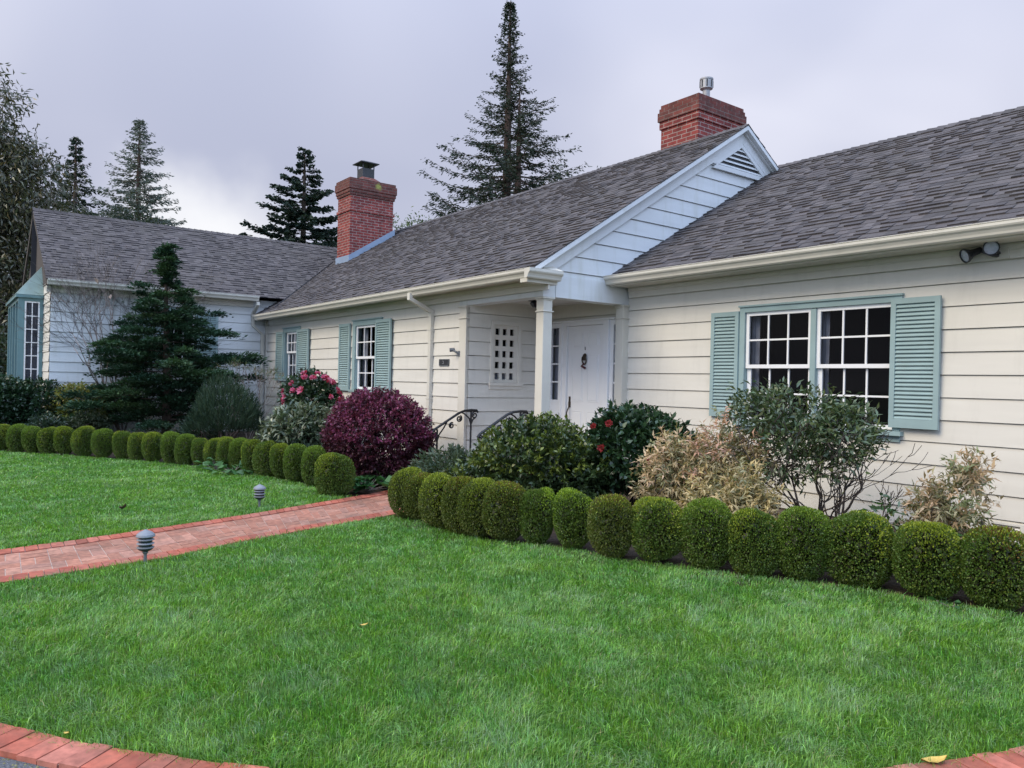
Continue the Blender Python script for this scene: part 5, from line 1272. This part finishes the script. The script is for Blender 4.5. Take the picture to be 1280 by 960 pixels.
# leafless shrub between the conifer and the wing wall
r = np.random.default_rng(92)
B0 = np.array([-17.95, 3.15, .2]); root = empty('bare_shrub', tuple(B0), 'leafless twiggy shrub against the left wing behind the conifer', 'shrub')
m = MB(); tips = []
for k in range(6):
    a_ = 2 * math.pi * k / 6 + .4; fork(m, r, B0 + np.array([.04 * math.cos(a_), .04 * math.sin(a_), 0]), (.15 * math.cos(a_), .42 * math.sin(a_) - .12, 1.2), .98, .020, 6, tips, .22, .0028, .48, .04)
m.v = [(min(a_, -17.5 + .3 * abs(b_ - 3)) if a_ > -17 else max(a_, -18.33), b_, c_) for a_, b_, c_ in m.v]
m.build('branch', M['twig'], root)
r = np.random.default_rng(93)
m = MB(); tips = []; B0 = np.array([-15.9, 5.15, .1]); root = empty('bare_shrub', tuple(B0), 'small wispy twiggy shrub in the corner by the downspout', 'shrub')
for k in range(6):
    a_ = k * 1.05; fork(m, r, B0, (.4 * math.cos(a_), .4 * math.sin(a_), 1), .55, .010, 3, tips, .25, .004, .4, .03)
m.build('branch', M['twig'], root)
P = np.repeat(np.array([t[0] for t in tips]), 5, 0); D = unit(np.repeat(np.array([t[1] for t in tips]), 5, 0) + r.normal(0, .5, P.shape))
V, F = leaf_geo(P, D, .14, .012, r, up=.4, droop=.3); np_mesh('foliage', V, [F], M['leaf'], root, np.repeat(pick(r, [(.10, .14, .06), (.16, .12, .07)], len(P), .3), 4, 0))

# ------------------------------------------------------------------ trees behind the house
def conifer(name, label, base, H, prof, seed, nb, spray_len, spray_w, cols, trunks=((0, 0, 1.0),), sag=.25, lift_=.35, trunk_r=.4, zstart=.12, bark='redbark', group=None, dens=1.0, needle_up=.3, hang=.35, side=.55):
    r = np.random.default_rng(seed); base = np.array(base, float)
    root = empty(name, tuple(base), label, 'tree', group)
    pz = [a_[0] for a_ in prof]; pr = [a_[1] for a_ in prof]
    m = MB()
    for tx, ty, th in trunks:
        m.tube([base + np.array([tx * min(1, t * 3), ty * min(1, t * 3), t * H * th]) for t in np.linspace(0, 1, 12)], [trunk_r * (1 - t) ** .8 + .02 for t in np.linspace(0, 1, 12)], 8)
    PP, DD, LL, CC = [], [], [], []
    for i in range(nb):
        t = zstart + (1 - zstart) * ((i + r.uniform(0, 1)) / nb) ** 1.12
        t = min(t, .995); R_ = np.interp(t, pz, pr) * r.uniform(.55, 1.12)
        tr = trunks[r.integers(len(trunks))]
        if t > tr[2]: tr = trunks[0]
        az = i * 2.399 + r.normal(0, .4); d = np.array([math.cos(az), math.sin(az), 0.0])
        p0 = base + np.array([tr[0], tr[1], t * H])
        k = max(4, int(R_ / .3))
        ts = np.linspace(0, 1, k + 1)
        sg = sag * r.uniform(.5, 1.5); lf = lift_ * r.uniform(.6, 1.4)
        pts = p0 + d * (ts * R_)[:, None] + np.array([0, 0, 1.0]) * (R_ * (-sg * ts + lf * ts ** 2.2 ))[:, None]
        m.tube(list(pts), list(np.linspace(.05 * (1 - t) + .018, .008, k + 1)), 4, cap=False)
        sv = np.array([-d[1], d[0], 0])
        ns = max(4, int(R_ / .20 * dens))
        for q in np.linspace(.16, 1.0, ns):
            q = min(1, q + r.normal(0, .03)); j = min(int(q * k), k - 1); f_ = q * k - j
            c = pts[j] * (1 - f_) + pts[j + 1] * f_
            nn = 9
            sgn = r.choice([-1, 1], nn)
            dd = unit(d * r.uniform(.25, 1.0, (nn, 1)) + sv * (sgn * r.uniform(.2, 1.0, nn) * side / .55)[:, None] + np.array([0, 0, -hang]) * r.uniform(-.4, 1.2, (nn, 1)))
            PP.append(c + dd * r.uniform(0, .15, (nn, 1)) * R_ ** .5 + r.normal(0, .05, (nn, 3))); DD.append(dd)
            LL.append(spray_len * r.uniform(.6, 1.2, nn) * (1.05 - .45 * q) * (.55 + .45 * min(1, R_ / max(pr))))
            CC.append(np.array(cols)[r.choice(len(cols), nn)] * r.uniform(.75, 1.3, (nn, 1)))
    m.build('trunk', M[bark], root, smooth=True)
    PP = np.concatenate(PP); DD = np.concatenate(DD); LL = np.concatenate(LL); CC = np.concatenate(CC)
    V, F = leaf_geo(PP, DD, LL, spray_w * r.uniform(.7, 1.3, len(PP)), r, up=needle_up, droop=.15)
    np_mesh('crown', V, [F], M['needle'], root, np.repeat(CC, 4, 0))
    return root
DK2 = [(.030, .044, .032), (.042, .058, .040), (.052, .066, .044), (.024, .036, .027)]
DK = [(.022, .038, .026), (.030, .050, .032), (.040, .058, .036), (.018, .030, .022)]
conifer('redwood_tree', 'tall twin-trunked redwood rising behind the middle roof ridge', (-33.9, 24.8, -.5), 22.9,
        [(0, 5.4), (.30, 5.4), (.42, 5.3), (.50, 5.0), (.60, 3.7), (.68, 2.75), (.74, 1.95), (.80, 1.15), (.86, .85), (.92, .58), (.97, .34), (1, .1)], 101, 330, .38, .066, DK2,
        trunks=((0, 0, 1.0), (.36, .50, .80)), sag=.28, lift_=.36, trunk_r=.42, zstart=.25, dens=1.15)
conifer('cedar_tree', 'dark dense cedar behind the left chimney', (-36.7, 14.4, -.5), 13.4,
        [(0, 2.9), (.5, 2.9), (.66, 2.6), (.74, 2.25), (.82, 1.6), (.88, 1.0), (.93, .5), (.97, .30), (1, .10)], 102, 105, .42, .12, [(.018, .032, .026), (.025, .042, .032), (.034, .052, .036)],
        sag=.12, lift_=.22, trunk_r=.3, zstart=.35, dens=2.1, hang=.05, bark='bark')
conifer('redwood_tree', 'hazy grey-green open redwood behind the left wing roof', (-50.4, 9.46, -.5), 17.3,
        [(0, 2.9), (.55, 2.9), (.66, 2.45), (.75, 1.95), (.83, 1.55), (.90, 1.05), (.95, .6), (1, .12)], 103, 190, .42, .065, [(.12, .145, .12), (.14, .16, .13), (.10, .12, .105)],  # paler, greyer needles: distance haze put into their colour
        sag=.22, lift_=.30, trunk_r=.35, zstart=.35, dens=1.1)
conifer('redwood_tree', 'narrow dark redwood between the broad-leaved tree and the open redwood', (-55.0, 6.7, -.5), 16.8,
        [(0, 1.9), (.6, 1.9), (.75, 1.55), (.85, 1.05), (.92, .6), (1, .15)], 104, 120, .45, .09, DK, sag=.25, lift_=.30, trunk_r=.3, zstart=.35, dens=1.3)

def broadleaf(name, label, base, H, blobs, leaf_n, L, W, cols, seed, trunk_r=.2, limbs=7, hang=.8, mat='gloss_leaf', bark='twig', weights=None, per=10, cl_r=.3):
    r = np.random.default_rng(seed); base = np.array(base, float)
    root = empty(name, tuple(base), label, 'tree')
    m = MB()
    for k in range(limbs):
        c_, rad_ = blobs[k % len(blobs)]; e = base + np.array(c_) + unit(r.normal(0, 1, 3)) * np.array(rad_) * .65
        b = base + np.array([r.normal(0, .12), r.normal(0, .12), 0])
        m.tube([b + (e - b) * t + np.array([math.sin(t * 4 + k) * .12, math.cos(t * 3 + k) * .12, 0]) for t in np.linspace(0, 1, 7)], list(np.linspace(trunk_r * r.uniform(.45, .8), .02, 7)), 6)
    m.build('trunk', M[bark], root, smooth=True)
    P, D = [], []
    tot = sum(b[1][0] * b[1][1] * b[1][2] for b in blobs)
    for bi, (c_, rad_) in enumerate(blobs):
        n_ = int(leaf_n / per * rad_[0] * rad_[1] * rad_[2] / tot)
        d_ = unit(r.normal(0, 1, (n_, 3))); q = base + np.array(c_) + d_ * np.array(rad_) * (r.uniform(.12, 1, (n_, 1)) ** .45) * lump(d_, seed + bi, .2)[:, None]
        P.append(np.repeat(q, per, 0)); D.append(np.repeat(d_, per, 0))
    P = np.concatenate(P); D = np.concatenate(D); n_ = len(P)
    P = P + r.normal(0, cl_r * .5, P.shape)
    DD = unit(D * .4 + r.normal(0, .7, (n_, 3)) + np.array([0, 0, -hang]))
    V, F = leaf_geo(P, DD, L * r.uniform(.6, 1.2, n_), W * r.uniform(.7, 1.2, n_), r, up=.35, droop=.25)
    np_mesh('crown', V, [F], M[mat], root, np.repeat(pick(r, cols, n_, .3, weights), 4, 0))
    return root
broadleaf('broadleaf_tree', 'big dark broad-leaved tree with drooping leaves at the left edge', (-29.9, 1.2, -.3), 10,
          [((-.2, -.6, 9.0), (1.7, 1.7, 2.5)), ((.3, .7, 7.6), (1.7, 1.6, 2.3)), ((.1, -.1, 5.6), (1.9, 1.9, 2.5)), ((.2, .7, 3.8), (1.7, 1.6, 2.2))], 36000, .22, .062,
          [(.060, .068, .032), (.075, .080, .036), (.12, .095, .045), (.042, .046, .026), (.09, .09, .05)], 111, trunk_r=.22, limbs=11, cl_r=.4)
broadleaf('evergreen_tree', 'dark evergreen mass behind the bay window at the left edge', (-27.0, .2, -.3), 5,
          [((0, -.6, 2.2), (1.6, 1.6, 2.2)), ((-.3, .9, 1.8), (1.2, 1.2, 1.7))], 9000, .16, .07, [(.022, .035, .018), (.03, .05, .022), (.05, .07, .02)], 112, limbs=5, bark='bark')
broadleaf('leafy_tree', 'pale green leafy treetop showing beside the left chimney', (-26.4, 14.9, -.3), 8,
          [((0, 0, 6.9), (1.0, 1.3, 1.25)), ((.2, 1.0, 6.3), (1.0, 1.1, .9))], 5000, .15, .06, [(.09, .13, .05), (.12, .16, .07), (.07, .10, .04)], 113, limbs=6, hang=.1, mat='leaf', bark='bark')
broadleaf('leafy_tree', 'low grey treetops behind the left wing ridge', (-47.0, 8.2, -.3), 10,
          [((0, 0, 9.6), (1.6, 2.2, 1.3)), ((0, -3.0, 9.6), (1.3, 1.8, 1.2))], 5000, .24, .10, [(.045, .06, .05), (.06, .075, .06)], 114, limbs=6, hang=.1, mat='leaf', bark='bark')

# ------------------------------------------------------------------ small things
def copy_tree(o, parent=None):
    c = o.copy(); COL.objects.link(c)
    if parent is not None: c.parent = parent
    for ch in list(o.children): copy_tree(ch, c)
    return c
# louvred path lights
def make_path_light():
    root = empty('path_light', (0, 0, 0))
    m = MB(); m.tube([(0, 0, -.1), (0, 0, .11)], .0125, 10); m.lathe([(.014, .085), (.022, .095), (.022, .105), (.014, .112)], (0, 0, 0), 14); m.build('post', M['grey_metal'], root, smooth=False)
    m = MB(); m.lathe([(.018, .100), (.05, .118), (.058, .128), (.058, .14), (.05, .14), (.05, .232), (.02, .232)], (0, 0, 0), 22); m.build('lamp_body', M['lamp_dark'], root)
    for z in (.137, .168, .199):
        m = MB(); m.lathe([(.051, z + .004), (.064, z - .004), (.066, z - .001), (.053, z + .008)], (0, 0, 0), 22); m.build('louvre', M['lamp_cap'] if z > .15 else M['grey_metal'], root)
    m = MB(); m.lathe([(.05, .224), (.068, .220), (.071, .226), (.066, .240), (.045, .258), (.018, .270), (.010, .276), (.0, .277)], (0, 0, 0), 22); m.build('lamp_cap', M['lamp_cap'], root)
    return root
L1 = make_path_light(); L2 = copy_tree(L1)
L1.location = (-6.53, 1.33, 0); tag(L1, 'grey louvred path light standing on the near side of the brick path', 'path light', 'louvred garden path lights')
L2.location = (-8.66, 2.95, 0); L2.rotation_euler = (0, 0, .7); tag(L2, 'grey louvred path light on the far lawn near the boxwood hedge', 'path light', 'louvred garden path lights')
# iron handrails up the porch steps
def make_rail():
    root = empty('iron_handrail', (0, 0, 0))
    for y, h0, h1 in ((0, .0, .80), (.58, .28, 1.06)):
        m = MB(); m.tube([(0, y, h0), (0, y, h1)], .014, 6); m.lathe([(.02, h0), (.02, h0 + .01), (.012, h0 + .02)], (0, y, 0), 10); m.build('post', M['iron'], root)
    def curl(m, c, r0_, sgn, turns, a0=0):
        m.tube([(0, c[0] + sgn * math.cos(a0 + t * turns * 6.28) * r0_ * (1 - .75 * t), c[1] + math.sin(a0 + t * turns * 6.28) * r0_ * (1 - .75 * t)) for t in np.linspace(0, 1, 22)], 0.0115, 5)
    m = MB(); m.tube([(0, -.10, .745), (0, -.06, .79), (0, .0, .825), (0, .36, 1.03), (0, .46, 1.065), (0, .58, 1.075), (0, .68, 1.07), (0, .70, 1.04)], .019, 6); m.build('handrail', M['iron'], root)
    m = MB(); curl(m, (-.055, .72), .05, -1, 1.4, 1.2); curl(m, (.645, 1.0), .055, 1, 1.4, 1.2); curl(m, (.24, .85), .045, 1, 1.5, 1.0); curl(m, (.37, .95), .05, -1, 1.5, 2.0)
    m.tube([(0, .0, .62), (0, .03, .72), (0, .11, .82), (0, .16, .90)], 0.0115, 5); m.tube([(0, .58, .86), (0, .55, .95), (0, .48, 1.01), (0, .42, 1.04)], 0.0115, 5); m.tube([(0, .58, .86), (0, .61, .93), (0, .65, .96)], 0.0115, 5); m.tube([(0, 0, .62), (0, -.03, .68), (0, -.06, .69)], 0.0115, 5)
    m.build('scroll', M['iron'], root)
    return root
R1 = make_rail(); R2 = copy_tree(R1)
R1.location = (-9.43, 5.76, 0.0); tag(R1, 'black iron handrail with scrolls beside the left pilaster', 'handrail', 'iron handrails of the porch steps')
R2.location = (-8.02, 5.60, 0.045); tag(R2, 'black iron handrail rising from behind the evergreen shrub', 'handrail', 'iron handrails of the porch steps')
# twin floodlight under the right eave
FB = Vector((-2.95, YR - .02, 2.80))
root = empty('floodlight', tuple(FB), 'twin-headed dark floodlight on the clapboard wall under the right eave', 'floodlight')
m = MB(); m.box(FB.x - .05, FB.x + .06, FB.y - .045, FB.y + .02, FB.z - .055, FB.z + .055); m.build('junction_box', M['trim'], root, bevel=.006)
def head(c, ax, s=1.0):
    h = empty('lamp_head', tuple(c)); h.parent = root; h.location = c - FB
    m = MB(); m.lathe([(.012, -.16 * s), (.03, -.155 * s), (.034, -.09 * s), (.040, -.06 * s), (.066, -.01 * s), (.070, .0), (.070, .012), (.060, .012), (.058, .0)], c, 22, axis=ax); m.build('housing', M['dark_metal'], h)
    m = MB(); m.lathe([(.0, .006), (.03, .006), (.058, .002), (.058, -.002), (0, -.003)], c, 22, axis=ax); m.build('lens', M['lens'], h)
a1 = Vector((.35, -.92, -.18)).normalized(); c1 = Vector((-2.988, 7.72, 2.835)); head(c1, a1)
a2 = Vector((-.55, -.75, -.38)).normalized(); c2 = Vector((-3.215, 7.74, 2.79)); head(c2, a2)
m = MB(); m.tube([FB + Vector((-.02, -.04, 0)), FB + Vector((-.03, -.08, .01)), c1 - a1 * .13], .014, 8); m.tube([FB + Vector((-.03, -.04, -.02)), FB + Vector((-.06, -.08, -.02)), c2 - a2 * .14], .014, 8); m.build('arm', M['dark_metal'], root)
# house plaque, small grey lamp on the pilaster, porch ceiling lantern
root = empty('wall_plaque', (-10.20, YC - .03, 1.79), 'dark bronze plaque between the downspout and the porch', 'plaque')
m = MB(); m.obox(F_C, -10.34, -10.06, .014, .026, 1.735, 1.84); m.build('plate', M['dark_metal'], root)
m = MB(); m.obox(F_C, -10.34, -10.06, .026, .031, 1.832, 1.84); m.obox(F_C, -10.34, -10.06, .026, .031, 1.735, 1.743); m.obox(F_C, -10.34, -10.332, .026, .031, 1.743, 1.832); m.obox(F_C, -10.068, -10.06, .026, .031, 1.743, 1.832); m.build('rim', M['grey_metal'], root)
m = MB(); m.obox(F_C, -10.245, -10.205, .026, .030, 1.765, 1.772); m.obox(F_C, -10.215, -10.205, .026, .0305, 1.772, 1.812); m.obox(F_C, -10.245, -10.215, .026, .030, 1.805, 1.812); m.build('relief', M['galv'], root)
root = empty('wall_lamp', (-9.79, YC - .03, 1.97), 'small grey swivel lamp fixed to the left pilaster', 'wall lamp')
m = MB(); m.box(-9.785, -9.75, YC - .04, YC - .02, 1.88, 1.96); m.tube([(-9.77, YC - .035, 1.92), (-9.79, YC - .07, 1.945), (-9.83, YC - .09, 1.965)], .017, 8); m.build('bracket', M['grey_metal'], root, bevel=.005)
m = MB(); m.lathe([(.012, -.045), (.028, -.035), (.031, .035), (.025, .04), (.024, .03)], (-9.85, YC - .10, 1.975), 14, axis=(-.5, -.8, -.1)); m.build('lamp_head', M['grey_metal'], root)
cl = Vector((-8.82, 7.1, 2.735)); root = empty('porch_lantern', tuple(cl), 'dark ceiling lantern on the porch ceiling behind the column', 'lamp')
m = MB(); m.lathe([(.17, 0), (.17, -.02), (.06, -.05), (.0, -.05)], cl, 20); m.build('canopy', M['dark_metal'], root)
m = MB(); m.lathe([(.12, -.03), (.14, -.06), (.10, -.12), (.0, -.14)], cl, 20); m.build('shade', M['lamp_dark'], root)
# fallen leaves
def fallen(name, label, p, L, W, rot, mat, h=.02):
    m = MB(); c, s_ = math.cos(rot), math.sin(rot); vs_ = []
    prof = [(-.5, 0, .25), (-.3, .32, .0), (0, .5, .05), (.3, .32, .35), (.5, 0, 1.0)]
    for t, w, z in prof:
        for q in (-1, 0, 1):
            x, y = t * L, q * w * W; vs_.append((p[0] + x * c - y * s_, p[1] + x * s_ + y * c, p[2] + .002 + z * h + abs(q) * .35 * h))
    m.add(vs_, [(i * 3 + j, i * 3 + 3 + j, i * 3 + 4 + j, i * 3 + 1 + j) for i in range(4) for j in range(2)])
    return tag(m.build(name, mat, smooth=True), label, 'leaf')
fallen('fallen_leaf', 'curled yellow leaf on the brick edging at the lower right', (-1.40, 3.195, .026), .105, .05, .95, M['dry_leaf'])
fallen('fallen_leaf', 'tiny yellow leaf on the brick edging at the lower left', (-3.563, .444, .026), .03, .018, .6, M['dry_leaf'], .006)
fallen('fallen_leaf', 'brown curled leaf lying on the far lawn beyond the path', (-9.05, 1.61, .045), .12, .07, .3, M['brown_leaf'], .05)
fallen('fallen_leaf', 'pale dry leaf lying in the grass of the near lawn', (-4.14, 2.05, .034), .05, .025, 1.2, M['dry_leaf'], .012)
